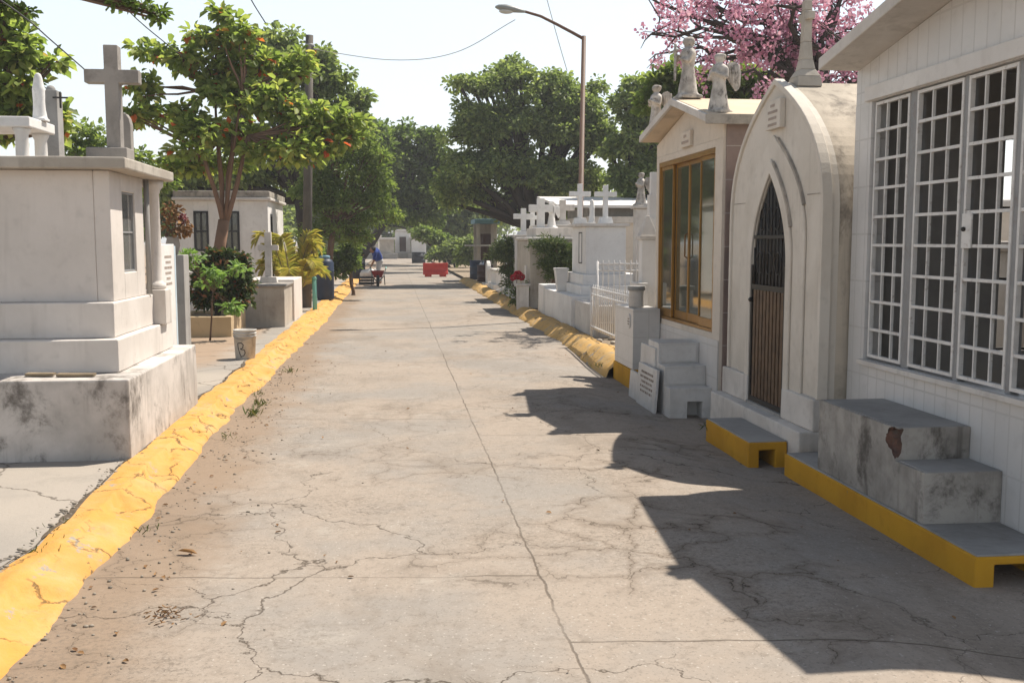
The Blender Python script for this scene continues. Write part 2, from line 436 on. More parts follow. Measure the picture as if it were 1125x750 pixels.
M['bark'] = plaster('brown_bark', (0.16, 0.1, 0.065), (0.1, 0.065, 0.045), streak=0.6, bump=0.7, grime=(0.03, 0.025, 0.02))
M['bark_dark'] = plaster('dark_bark', (0.055, 0.042, 0.035), (0.035, 0.028, 0.024), streak=0.5, bump=0.7, grime=(0.015, 0.013, 0.012))
M['bark_red'] = plaster('russet_bark', (0.22, 0.13, 0.085), (0.14, 0.085, 0.058), streak=0.4, bump=0.5, grime=(0.06, 0.035, 0.025))
G1, G2, G3, G4 = (0.068, 0.1, 0.033), (0.11, 0.16, 0.047), (0.165, 0.225, 0.065), (0.225, 0.28, 0.09)
M['lf_almond'] = foliage('almond_leaf', [(0, (0.131, 0.173, 0.056)), (0.4, (0.221, 0.285, 0.083)), (0.8, (0.328, 0.383, 0.124)), (0.98, (0.426, 0.413, 0.140)), (0.984, (0.556, 0.165, 0.050)), (1, (0.459, 0.068, 0.033))], 0.55)
M['lf_dark'] = foliage('dark_leaf', [(0, (0.114, 0.150, 0.063)), (0.5, (0.192, 0.246, 0.094)), (0.9, (0.296, 0.354, 0.138)), (1, (0.409, 0.442, 0.178))], 0.45)
M['lf_mid'] = foliage('mid_leaf', [(0, G1), (0.5, G2), (0.85, G3), (1, G4)], 0.5)
M['lf_light'] = foliage('light_leaf', [(0, G2), (0.4, G3), (0.8, G4), (1, (0.25, 0.29, 0.09))], 0.5)
M['lf_conifer'] = foliage('conifer_leaf', [(0, (0.050, 0.081, 0.028)), (0.6, (0.090, 0.139, 0.040)), (1, (0.182, 0.211, 0.059))], 0.25)
M['lf_shrub'] = foliage('shrub_leaf', [(0, (0.027, 0.050, 0.017)), (0.55, (0.060, 0.100, 0.025)), (0.8, (0.119, 0.150, 0.041)), (0.9, (0.212, 0.112, 0.041)), (1, (0.265, 0.088, 0.041))], 0.3)
M['lf_pale'] = foliage('pale_leaf', [(0, (0.14, 0.24, 0.06)), (1, (0.24, 0.36, 0.11))], 0.4)
M['lf_palm'] = foliage('yellow_frond', [(0, (0.32, 0.32, 0.08)), (0.5, (0.5, 0.43, 0.11)), (0.8, (0.56, 0.44, 0.13)), (1, (0.28, 0.32, 0.08))], 0.35)
M['lf_pink'] = foliage('pink_blossom', [(0, (0.52, 0.22, 0.34)), (0.5, (0.68, 0.36, 0.49)), (0.85, (0.8, 0.54, 0.64)), (1, (0.44, 0.15, 0.25))], 0.3, 0.8)
M['lf_rose'] = foliage('rose_petal', [(0, (0.45, 0.01, 0.02)), (1, (0.6, 0.03, 0.06))], 0.2)
M['lf_wilt'] = foliage('wilted_bloom', [(0, (0.16, 0.03, 0.04)), (1, (0.3, 0.1, 0.1))], 0.2)
M['lf_dry'] = foliage('dry_leaf', [(0, (0.16, 0.08, 0.035)), (0.6, (0.28, 0.16, 0.07)), (1, (0.1, 0.06, 0.04))], 0.1, 0.9)
M['lf_grass'] = foliage('weed_blade', [(0, (0.06, 0.1, 0.02)), (0.6, (0.12, 0.16, 0.04)), (1, (0.28, 0.24, 0.09))], 0.3)
M['darksoil'] = plaster('dark_soil', (0.13, 0.1, 0.07), (0.075, 0.058, 0.042), blotch=0.5, scale=6, bump=0.8)
M['pebble'] = simple('pebble', (0.3, 0.26, 0.21), 0.9, var=0.5, sc=30)

# ------------------------------------------------------------------ mesh helpers
COL = SC.collection
ORG = {}

def at(u, v, y):
    """world point seen at photo pixel (u, v) at distance y along the road"""
    fw = Vector((math.sin(YAW) * math.cos(PITCH), math.cos(YAW) * math.cos(PITCH), -math.sin(PITCH)))
    rt = Vector((math.cos(YAW), -math.sin(YAW), 0))
    up = rt.cross(fw)
    d = fw + rt * ((u - 562.5) / FPX) + up * ((375.0 - v) / FPX)
    return Vector((0, 0, CAMZ)) + d * (y / d.y)

def tag(o, label=None, cat=None, group=None, kind=None):
    if label: o['label'] = label
    if cat: o['category'] = cat
    if group: o['group'] = group
    if kind: o['kind'] = kind
    return o

def thing(name, label, cat, loc, group=None):
    o = bpy.data.objects.new(name, None)
    COL.objects.link(o)
    o.location = loc
    o.empty_display_size = 0.2
    ORG[o.name] = Vector(loc)
    return tag(o, label, cat, group)

class MB:
    def __init__(s):
        s.v, s.f, s.sm = [], [], []
    def add(s, vs, fs, smooth=False):
        b = len(s.v)
        s.v += [tuple(x) for x in vs]
        s.f += [tuple(i + b for i in f) for f in fs]
        s.sm += [smooth] * len(fs)
        return s
    def box(s, x0, x1, y0, y1, z0, z1):
        return s.add([(x0, y0, z0), (x1, y0, z0), (x1, y1, z0), (x0, y1, z0), (x0, y0, z1), (x1, y0, z1), (x1, y1, z1), (x0, y1, z1)],
                     [(0, 3, 2, 1), (4, 5, 6, 7), (0, 1, 5, 4), (1, 2, 6, 5), (2, 3, 7, 6), (3, 0, 4, 7)])
    def frustum(s, cx, cy, z0, z1, a0, b0, a1, b1):
        return s.add([(cx - a0, cy - b0, z0), (cx + a0, cy - b0, z0), (cx + a0, cy + b0, z0), (cx - a0, cy + b0, z0),
                      (cx - a1, cy - b1, z1), (cx + a1, cy - b1, z1), (cx + a1, cy + b1, z1), (cx - a1, cy + b1, z1)],
                     [(0, 3, 2, 1), (4, 5, 6, 7), (0, 1, 5, 4), (1, 2, 6, 5), (2, 3, 7, 6), (3, 0, 4, 7)])
    def prism(s, pts, axis, a, b, smooth=False):
        """closed 2D outline extruded along an axis; pts are (y,z) for x, (x,z) for y, (x,y) for z"""
        def mk(p, t):
            return (t, p[0], p[1]) if axis == 'x' else ((p[0], t, p[1]) if axis == 'y' else (p[0], p[1], t))
        n = len(pts)
        vs = [mk(p, a) for p in pts] + [mk(p, b) for p in pts]
        fs = [tuple(range(n))[::-1], tuple(range(n, 2 * n))]
        fs += [(i, (i + 1) % n, n + (i + 1) % n, n + i) for i in range(n)]
        return s.add(vs, fs, smooth)
    def ring(s, inner, outer, axis, a, b):
        """open band between two polylines of the same length, extruded"""
        def mk(p, t):
            return (t, p[0], p[1]) if axis == 'x' else (p[0], t, p[1])
        n = len(inner)
        vs = [mk(p, a) for p in inner] + [mk(p, a) for p in outer] + [mk(p, b) for p in inner] + [mk(p, b) for p in outer]
        fs = []
        for i in range(n - 1):
            fs += [(i, i + 1, n + i + 1, n + i), (2 * n + i, 3 * n + i, 3 * n + i + 1, 2 * n + i + 1),
                   (i, 2 * n + i, 2 * n + i + 1, i + 1), (n + i, n + i + 1, 3 * n + i + 1, 3 * n + i)]
        fs += [(0, n, 3 * n, 2 * n), (n - 1, 3 * n - 1, 4 * n - 1, 2 * n - 1)]
        return s.add(vs, fs)
    def tube(s, pts, rad, n=8, smooth=True, cap=True):
        pts = [Vector(p) for p in pts]
        if not hasattr(rad, '__len__'):
            rad = [rad] * len(pts)
        vs, fs = [], []
        ref = None
        for i, p in enumerate(pts):
            d = (pts[min(i + 1, len(pts) - 1)] - pts[max(i - 1, 0)])
            if d.length < 1e-9: d = Vector((0, 0, 1))
            d.normalize()
            if ref is None:
                ref = d.orthogonal().normalized()
            ref = (ref - d * ref.dot(d))
            if ref.length < 1e-6: ref = d.orthogonal()
            ref.normalize()
            bi = d.cross(ref)
            for k in range(n):
                a = 2 * math.pi * k / n
                vs.append(p + (ref * math.cos(a) + bi * math.sin(a)) * rad[i])
        for i in range(len(pts) - 1):
            for k in range(n):
                fs.append((i * n + k, i * n + (k + 1) % n, (i + 1) * n + (k + 1) % n, (i + 1) * n + k))
        s.add(vs, fs, smooth)
        if cap:
            m = len(pts) - 1
            b = len(s.v) - len(vs)
            s.f += [tuple(b + k for k in range(n))[::-1], tuple(b + m * n + k for k in range(n))]
            s.sm += [False, False]
        return s
    def lathe(s, prof, c, n=24, sx=1.0, sy=1.0, smooth=True):
        vs, fs = [], []
        for r, z in prof:
            for k in range(n):
                a = 2 * math.pi * k / n
                vs.append((c[0] + r * math.cos(a) * sx, c[1] + r * math.sin(a) * sy, c[2] + z))
        m = len(prof)
        for i in range(m - 1):
            for k in range(n):
                fs.append((i * n + k, i * n + (k + 1) % n, (i + 1) * n + (k + 1) % n, (i + 1) * n + k))
        s.add(vs, fs, smooth)
        b = len(s.v) - len(vs)
        s.f += [tuple(b + k for k in range(n))[::-1], tuple(b + (m - 1) * n + k for k in range(n))]
        s.sm += [False, False]
        return s
    def ball(s, c, r, n=12, m=8):
        rx, ry, rz = r if hasattr(r, '__len__') else (r, r, r)
        vs = [(c[0], c[1], c[2] - rz)]
        for i in range(1, m):
            t = math.pi * i / m
            for k in range(n):
                a = 2 * math.pi * k / n
                vs.append((c[0] + rx * math.sin(t) * math.cos(a), c[1] + ry * math.sin(t) * math.sin(a), c[2] - rz * math.cos(t)))
        vs.append((c[0], c[1], c[2] + rz))
        fs = [(0, 1 + (k + 1) % n, 1 + k) for k in range(n)]
        for i in range(m - 2):
            for k in range(n):
                fs.append((1 + i * n + k, 1 + i * n + (k + 1) % n, 1 + (i + 1) * n + (k + 1) % n, 1 + (i + 1) * n + k))
        e = len(vs) - 1
        fs += [(e, 1 + (m - 2) * n + k, 1 + (m - 2) * n + (k + 1) % n) for k in range(n)]
        return s.add(vs, fs, True)
    def capsule(s, a, b, ra, rb, n=10):
        s.tube([a, b], [ra, rb], n)
        s.ball(a, ra, n, 6)
        return s.ball(b, rb, n, 6)
    def build(s, name, mat, parent=None, loc=None, bevel=0.0, kind=None, rough=0.0):
        me = bpy.data.meshes.new(name)
        org = ORG[parent.name] if parent is not None else Vector(loc or (0, 0, 0))
        me.from_pydata([(x - org.x, y - org.y, z - org.z) for x, y, z in s.v], [], s.f)
        me.polygons.foreach_set('use_smooth', s.sm)
        bm = bmesh.new(); bm.from_mesh(me)
        bmesh.ops.recalc_face_normals(bm, faces=bm.faces)
        if rough:
            # break the edges: subdivide long edges and jitter
            for _ in range(3):
                le = [e for e in bm.edges if e.calc_length() > 0.22]
                if not le or len(bm.verts) > 6000: break
                bmesh.ops.subdivide_edges(bm, edges=le, cuts=1, use_grid_fill=True)
            for v in bm.verts:
                w = v.co + org
                v.co += noise.noise_vector(w * 2.3) * rough + noise.noise_vector(w * 9.1) * rough * 0.5
        bm.to_mesh(me); bm.free()
        me.materials.append(mat)
        o = bpy.data.objects.new(name, me)
        COL.objects.link(o)
        if parent is not None:
            o.parent = parent
        else:
            o.location = org
        ORG[o.name] = org.copy()
        if bevel:
            b = o.modifiers.new('bevel', 'BEVEL')
            b.width = bevel; b.segments = 2; b.limit_method = 'ANGLE'; b.angle_limit = R(40)
            b.harden_normals = False
        if kind: o['kind'] = kind
        return o

def blob(mb, name, mat, parent, voxel, smooth=3):
    """merge overlapping shapes into one continuous skin"""
    o = mb.build(name, mat, parent)
    md = o.modifiers.new('r', 'REMESH'); md.mode = 'VOXEL'; md.voxel_size = voxel; md.use_smooth_shade = True
    sm = o.modifiers.new('s', 'SMOOTH'); sm.iterations = smooth; sm.factor = 0.5
    dg = bpy.context.evaluated_depsgraph_get(); dg.update()
    me = bpy.data.meshes.new_from_object(o.evaluated_get(dg))
    o.modifiers.clear()
    o.data = me
    for p in me.polygons: p.use_smooth = True
    if not me.materials: me.materials.append(mat)
    return o

def children(o):
    return [c for c in bpy.data.objects if c.parent == o]

def dup(o, loc, rotz=None, label=None, group=None):
    allo = list(bpy.data.objects)
    def rec(src, par):
        c = src.copy(); COL.objects.link(c)
        if par is not None: c.parent = par
        for ch in allo:
            if ch.parent == src: rec(ch, c)
        return c
    c = rec(o, None)
    c.location = loc
    if rotz is not None: c.rotation_euler.z = rotz
    if label: c['label'] = label
    if group: c['group'] = group
    return c

def leaves(name, P, D, Nn, L, Wd, mat, parent=None, fold=0.25, loc=(0, 0, 0), droop=0.12):
    P = np.asarray(P, float); n = len(P)
    D = D / np.linalg.norm(D, axis=1, keepdims=True)
    S = np.cross(D, Nn); S /= (np.linalg.norm(S, axis=1, keepdims=True) + 1e-9)
    U = np.cross(S, D)
    L = np.broadcast_to(np.asarray(L, float), (n,))[:, None]; Wd = np.broadcast_to(np.asarray(Wd, float), (n,))[:, None]
    org = np.array(ORG[parent.name] if parent is not None else loc, float)
    v = np.empty((n, 6, 3))
    up = U * Wd * fold
    v[:, 0] = P
    v[:, 1] = P + D * L * 0.3 + S * Wd * 0.36 + up
    v[:, 2] = P + D * L * 0.72 + S * Wd * 0.5 + up - U * L * droop * 0.4
    v[:, 3] = P + D * L - U * L * droop
    v[:, 4] = P + D * L * 0.72 - S * Wd * 0.5 + up - U * L * droop * 0.4
    v[:, 5] = P + D * L * 0.3 - S * Wd * 0.36 + up
    v -= org
    me = bpy.data.meshes.new(name)
    me.vertices.add(n * 6); me.vertices.foreach_set('co', v.ravel())
    idx = (np.arange(n)[:, None] * 6 + np.array([0, 1, 2, 3, 0, 3, 4, 5])[None]).ravel()
    me.loops.add(n * 8); me.loops.foreach_set('vertex_index', idx.astype(np.int32))
    me.polygons.add(n * 2)
    me.polygons.foreach_set('loop_start', (np.arange(n * 2) * 4).astype(np.int32))
    me.polygons.foreach_set('loop_total', np.full(n * 2, 4, np.int32))
    me.update(); me.validate()
    me.materials.append(mat)
    o = bpy.data.objects.new(name, me); COL.objects.link(o)
    if parent is not None: o.parent = parent
    else: o.location = org
    ORG[o.name] = Vector(org)
    return o

def unit(n):
    a = RNG.normal(size=(n, 3))
    return a / np.linalg.norm(a, axis=1, keepdims=True)

def fill_lobes(lobes, nclus, nleaf, crad, L, Wd, upbias=0.6, flat=1.0, inner=0.15):
    """lobes: (centre, rx, ry, rz). Twig clusters over each lobe's shell, leaves round each twig."""
    area = np.array([l[1] * l[3] for l in lobes]); area = area / area.sum()
    PP, DD, NN, CC = [], [], [], []
    for l, a in zip(lobes, area):
        k = max(3, int(round(nclus * a)))
        d = unit(k)
        d[:, 2] = np.where(d[:, 2] < -0.35, -d[:, 2] * 0.6, d[:, 2])
        r = np.where(RNG.random(k) < inner, RNG.uniform(0.2, 0.75, k), 0.62 + 0.75 * RNG.random(k) ** 1.3)
        c = np.array(l[0]) + d * r[:, None] * np.array([l[1], l[2], l[3]])
        CC.append(c)
        m = RNG.poisson(nleaf, k).clip(3)
        ci = np.repeat(np.arange(k), m)
        o = unit(len(ci)) * (RNG.random(len(ci)) ** 0.5)[:, None] * crad
        o[:, 2] *= 0.6 * flat
        PP.append(c[ci] + o)
        out = o / (np.linalg.norm(o, axis=1, keepdims=True) + 1e-6)
        D = out + unit(len(ci)) * 0.6 + d[ci] * 0.3
        D[:, 2] -= 0.25
        DD.append(D)
        N = np.array([0, 0, 1.0]) * upbias + unit(len(ci)) * 0.55 + out * 0.25
        NN.append(N)
    P, D, N = np.concatenate(PP), np.concatenate(DD), np.concatenate(NN)
    n = len(P)
    s = RNG.uniform(0.5, 1.3, n)
    return P, D, N, L * s, Wd * s, np.concatenate(CC)

def wob_path(a, b, n, amt, sag=0.0):
    a, b = Vector(a), Vector(b)
    pts = []
    for i in range(n + 1):
        t = i / n
        p = a.lerp(b, t)
        if 0 < i < n:
            p += Vector((random.uniform(-1, 1), random.uniform(-1, 1), random.uniform(-0.6, 0.6))) * amt
        p.z -= sag * 4 * t * (1 - t)
        pts.append(p)
    return pts

def tree(name, label, cat, base, lobes, nclus, nleaf, crad, L, Wd, leafmat, bark, tr, fork, group=None,
         stems=None, twigs=40, upbias=0.6, inner=0.15, limbs=True, crown_name='crown', lk=1.0):
    base = Vector(base)
    t = thing(name, label, cat, base, group)
    mb = MB()
    forks = []
    if stems is None:
        f = Vector(fork)
        pts = wob_path(base - Vector((0, 0, 0.1)), f, 4, tr * 0.5)
        mb.tube(pts, [tr * 1.35, tr * 1.05, tr * 0.95, tr * 0.85, tr * 0.8], 10)
        forks = [f]
    else:
        for a, b, r0, r1 in stems:
            mb.tube(wob_path(a, b, 4, r0 * 0.5), np.linspace(r0, r1, 5), 8)
            forks.append(Vector(b))
    P, D, N, l_, w_, C = fill_lobes(lobes, nclus, nleaf, crad, L, Wd, upbias, inner=inner)
    if limbs:
        for lb in lobes:
            c = Vector(lb[0])
            f = min(forks, key=lambda q: (q - c).length)
            mb.tube(wob_path(f, c, 4, lb[1] * 0.16), np.linspace(tr * 0.5 * lk, tr * 0.18 * lk, 5), 6)
        for i in RNG.choice(len(C), min(twigs, len(C)), replace=False):
            c = Vector(C[i])
            lb = min(lobes, key=lambda q: (Vector(q[0]) - c).length)
            mb.tube(wob_path(lb[0], c, 3, lb[1] * 0.12), np.linspace(tr * 0.16 + 0.006, 0.006, 4), 5)
    mb.build('trunk', bark, t)
    leaves(crown_name, P, D, N, l_, w_, leafmat, t)
    return t

def plobes(lst, Y):
    """lobes from (u, v, half width px, half height px[, extra distance]) at distance Y"""
    out = []
    rr = random.Random(int(Y * 10) + len(lst))
    for e in lst:
        u, v, ru, rv = e[:4]
        y = Y + (e[4] if len(e) > 4 else 0)
        s = y / FPX
        out.append((tuple(at(u, v, y)), ru * s * 0.82, max(ru, rv) * s * 0.72, rv * s * 0.82))
        for _ in range(2):
            a, q, g = rr.uniform(0, 6.283), rr.uniform(0.6, 1.0), rr.uniform(0.3, 0.6)
            out.append((tuple(at(u + ru * q * math.cos(a), v + rv * q * math.sin(a), y + rr.uniform(-1, 1) * ru * s * 0.6)), ru * s * g, ru * s * g, rv * s * g))
    return out

def sstep(a, b, x):
    t = min(1, max(0, (x - a) / (b - a)))
    return t * t * (3 - 2 * t)

# ------------------------------------------------------------------ the setting
def road_z(x, y):
    z = -0.1 * sstep(1.8, 2.75, x) * (1 - sstep(12, 15, y))
    z += 0.007 * noise.noise(Vector((x * 0.9, y * 0.7, 0.3))) + 0.003 * noise.noise(Vector((x * 3.1, y * 2.7, 4.3)))
    return z

def grid(name, xs, ys, fz, mat):
    vs = [(x, y, fz(x, y)) for y in ys for x in xs]
    n = len(xs)
    fs = [(j * n + i, j * n + i + 1, (j + 1) * n + i + 1, (j + 1) * n + i) for j in range(len(ys) - 1) for i in range(n - 1)]
    o = MB().add(vs, fs, True).build(name, mat)
    return tag(o, kind='structure')

ys = [-6 + 0.14 * i for i in range(int(24 / 0.14))]
ys += [ys[-1] + 0.5 * i for i in range(1, 70)]
ys += [ys[-1] + 3 * i for i in range(1, 26)]
grid('road', [-1.95 + 0.14 * i for i in range(38)], ys, road_z, M['road'])
tag(MB().add([(-900, -900, -0.16), (900, -900, -0.16), (900, 900, -0.16), (-900, 900, -0.16)], [(0, 1, 2, 3)]).build('ground', M['soil']), kind='structure')
def left_edge(y):
    return -1.75 - 0.07 * sstep(5.0, 7.0, y) - 0.03 * noise.noise(Vector((y * 0.8, 1.3, 0))) - 0.03 * noise.noise(Vector((y * 3.1, 7.3, 0)))
def lz(x, y):
    return 0.098 + 0.008 * noise.noise(Vector((x * 0.8, y * 0.8, 9)))
xs_l = [-40, -20, -12, -8] + [-6.4 + 0.3 * i for i in range(15)] + [-1.85, -1.72]
grid('pavement', xs_l, [-6 + 0.35 * i for i in range(110)] + [34 + 4 * i for i in range(20)], lz, M['pave'])
grid('cemetery_soil', [2.9, 3.4, 4, 5, 7, 10, 16, 25, 45], [11.9 + 0.8 * i for i in range(40)] + [44 + 4 * i for i in range(16)],
     lambda x, y: 0.11 + 0.01 * noise.noise(Vector((x, y, 2))), M['soil'])

def lumps(y, k):
    return noise.noise(Vector((y * 1.1, k, 0.2)))

def kerb_left():
    ys = []
    y = -3.0
    while y < 46:
        ys.append(y)
        y += 0.03 if y < 12 else (0.09 if y < 22 else 0.3)
    n = 17
    vs = []
    for y in ys:
        ro = -1.43 + 0.07 * lumps(y, 3.1) + 0.045 * noise.noise(Vector((y * 2.6, 5, 1))) + 0.012 * noise.noise(Vector((y * 9.3, 5, 1))) - 0.05 * sstep(5, 9, y) + 0.12 * sstep(9, 20, y)
        li = left_edge(y) - 0.01 - 0.04 * lumps(y * 1.7, 8)
        hgt = 0.112 + 0.014 * lumps(y * 1.3, 12)
        # slumps between cast lengths
        g = abs(((y + 0.12 * noise.noise(Vector((y, 2, 2)))) / 1.05) % 1.0 - 0.5)
        hgt -= 0.03 * max(0, lumps(y * 0.7, 44)) * (1 - sstep(0.0, 0.09, g))
        for i in range(n):
            t = i / (n - 1)
            x = ro + (li - ro) * t
            if t < 0.08: prof = hgt * 0.28 * t / 0.08
            else: prof = hgt * (0.28 + 0.72 * min(1.0, (t - 0.08) / 0.66) ** 0.85)
            if t > 0.8: prof = hgt - (hgt - 0.09) * sstep(0.8, 1.0, t)
            if i == 0: prof = -0.02
            mid = max(0.1, math.sin(math.pi * min(1.0, t * 1.02)) ** 0.6)
            w = Vector((x * 6, y * 6, 1.5))
            wq = Vector((x * 5.5, y * 3.4, 0.0)) + noise.noise_vector(w * 0.55) * 0.9
            chunk = noise.cell(wq) - 0.5
            z = prof + mid * (0.012 * noise.noise(w) + 0.006 * noise.noise(w * 2.7) + 0.012 * noise.noise(w * 0.4) + 0.023 * chunk * (1 if noise.noise(Vector((y * 0.9, 3, 8))) > -0.15 else 0.2))
            cell = noise.noise(Vector((y * 2.6, t * 2.0, 6.6)))
            z -= 0.03 * max(0, cell - 0.28) * 3 * mid
            if x < -1.64: z = max(z, 0.110 - 0.003 * (i == n - 1))
            vs.append((x, y, z))
    fs = [(j * n + i, j * n + i + 1, (j + 1) * n + i + 1, (j + 1) * n + i) for j in range(len(ys) - 1) for i in range(n - 1)]
    tag(MB().add(vs, fs, True).build('kerb', M['kerb']), kind='structure')
kerb_left()

def kerb_right():
    ys = []
    y = 12.06
    while y < 40:
        ys.append(y)
        y += 0.09 if y < 24 else 0.2
    n = 10
    vs = []
    for y in ys:
        ph = ((y - 12.06) / 1.75) % 1.0
        saw = ph * 0.05 - 0.05 * sstep(0.86, 1.0, ph)
        ro = 2.6 + 0.05 * lumps(y, 21) - saw * 1.5
        li = 3.04
        hgt = 0.13 + 0.02 * lumps(y, 31) + saw
        for i in range(n):
            t = i / (n - 1)
            x = ro + (li - ro) * t
            z = (sstep(0, 0.55, t) * hgt if i else -0.11) + 0.012 * noise.noise(Vector((x * 5, y * 5, 3)))
            if t > 0.8: z = max(0.1, z - 0.03 * sstep(0.8, 1, t))
            vs.append((x, y, z))
    fs = [(j * n + i, j * n + i + 1, (j + 1) * n + i + 1, (j + 1) * n + i) for j in range(len(ys) - 1) for i in range(n - 1)]
    tag(MB().add(vs, fs, True).build('kerb', M['kerb2']), kind='structure')
kerb_right()

# ------------------------------------------------------------------ shared small builders
def cross_mb(cx, cy, z0, z1, w, t, arm, armz, armh=None, axis='x', foot=None):
    """latin cross as one outline, extruded t thick; axis is the axis the arms run along"""
    h = w / 2; ah = (armh or w) / 2
    o = [(-h, z0), (h, z0), (h, armz - ah), (arm, armz - ah), (arm, armz + ah), (h, armz + ah), (h, z1), (-h, z1), (-h, armz + ah), (-arm, armz + ah), (-arm, armz - ah), (-h, armz - ah)]
    mb = MB()
    if axis == 'x':
        mb.prism([(cx + a, b) for a, b in o], 'y', cy - t / 2, cy + t / 2)
    else:
        mb.prism([(cy + a, b) for a, b in o], 'x', cx - t / 2, cx + t / 2)
    return mb

def script_rows(rows, origin, du, dv, out, mat, parent, name='inscription', h=0.012, proud=0.003):
    """rows of small carved strokes on a slab: origin corner, du along a line, dv down the lines"""
    mb = MB()
    o, du, dv, out = Vector(origin), Vector(du), Vector(dv), Vector(out)
    for r, length in enumerate(rows):
        p = 0.0
        k = (1 - length) / 2
        while p < length:
            w = random.uniform(0.03, 0.085)
            a = o + du * (k + p) + dv * (r + 0.5)
            b = o + du * min(k + p + w, k + length) + dv * (r + 0.5)
            q = dv.normalized() * h
            vs = [a - q + out * proud, b - q + out * proud, b + q + out * proud, a + q + out * proud]
            vs += [x - out * proud * 2 for x in vs]
            mb.add(vs, [(0, 1, 2, 3), (7, 6, 5, 4), (0, 4, 5, 1), (1, 5, 6, 2), (2, 6, 7, 3), (3, 7, 4, 0)])
            p += w + random.uniform(0.015, 0.04)
    return mb.build(name, mat, parent)

def window_y(parent, x, y0, y1, z0, z1, frame, pane, fw=0.03, depth=0.04, cols=2, rows=2, name='window', face=-1):
    """framed window in a wall facing along x (face -1: towards -x)"""
    f = MB()
    xa, xb = (x - 0.006, x + depth) if face < 0 else (x - depth, x + 0.006)
    f.box(xa, xb, y0, y0 + fw, z0, z1); f.box(xa, xb, y1 - fw, y1, z0, z1)
    f.box(xa, xb, y0 + fw, y1 - fw, z0, z0 + fw); f.box(xa, xb, y0 + fw, y1 - fw, z1 - fw, z1)
    for i in range(1, cols):
        c = y0 + (y1 - y0) * i / cols
        f.box(xa + .004, xb - .004, c - fw * .4, c + fw * .4, z0 + fw, z1 - fw)
    for i in range(1, rows):
        c = z0 + (z1 - z0) * i / rows
        f.box(xa + .007, xb - .007, y0 + fw, y1 - fw, c - fw * .4, c + fw * .4)
    fo = f.build(name, frame, parent)
    xm = (xa + xb) / 2
    MB().box(xm - .003, xm + .003, y0 + fw * .5, y1 - fw * .5, z0 + fw * .5, z1 - fw * .5).build('pane', pane, fo)
    return fo

def window_x(parent, y, x0, x1, z0, z1, frame, pane, fw=0.04, depth=0.05, cols=2, rows=2, name='window'):
    f = MB()
    ya, yb = y - 0.02, y + depth
    f.box(x0, x0 + fw, ya, yb, z0, z1); f.box(x1 - fw, x1, ya, yb, z0, z1)
    f.box(x0 + fw, x1 - fw, ya, yb, z0, z0 + fw); f.box(x0 + fw, x1 - fw, ya, yb, z1 - fw, z1)
    for i in range(1, cols):
        c = x0 + (x1 - x0) * i / cols
        f.box(c - fw * .4, c + fw * .4, ya + .004, yb - .004, z0 + fw, z1 - fw)
    for i in range(1, rows):
        c = z0 + (z1 - z0) * i / rows
        f.box(x0 + fw, x1 - fw, ya + .007, yb - .007, c - fw * .4, c + fw * .4)
    fo = f.build(name, frame, parent)
    ym = (ya + yb) / 2
    MB().box(x0 + fw * .5, x1 - fw * .5, ym - .003, ym + .003, z0 + fw * .5, z1 - fw * .5).build('pane', pane, fo)
    return fo

def holed_wall_x(mb, x0, x1, y0, y1, z0, z1, holes):
    """wall slab normal to x with rectangular holes (y0,y1,z0,z1) that do not overlap in y"""
    ycur = y0
    for hy0, hy1, hz0, hz1 in sorted(holes):
        mb.box(x0, x1, ycur, hy0, z0, z1)
        mb.box(x0, x1, hy0, hy1, z0, hz0); mb.box(x0, x1, hy0, hy1, hz1, z1)
        ycur = hy1
    mb.box(x0, x1, ycur, y1, z0, z1)
    return mb

def holed_wall_y(mb, y0, y1, x0, x1, z0, z1, holes):
    c = x0
    for a, b, hz0, hz1 in sorted(holes):
        mb.box(c, a, y0, y1, z0, z1)
        if hz0 > z0: mb.box(a, b, y0, y1, z0, hz0)
        mb.box(a, b, y0, y1, hz1, z1)
        c = b
    mb.box(c, x1, y0, y1, z0, z1)
    return mb

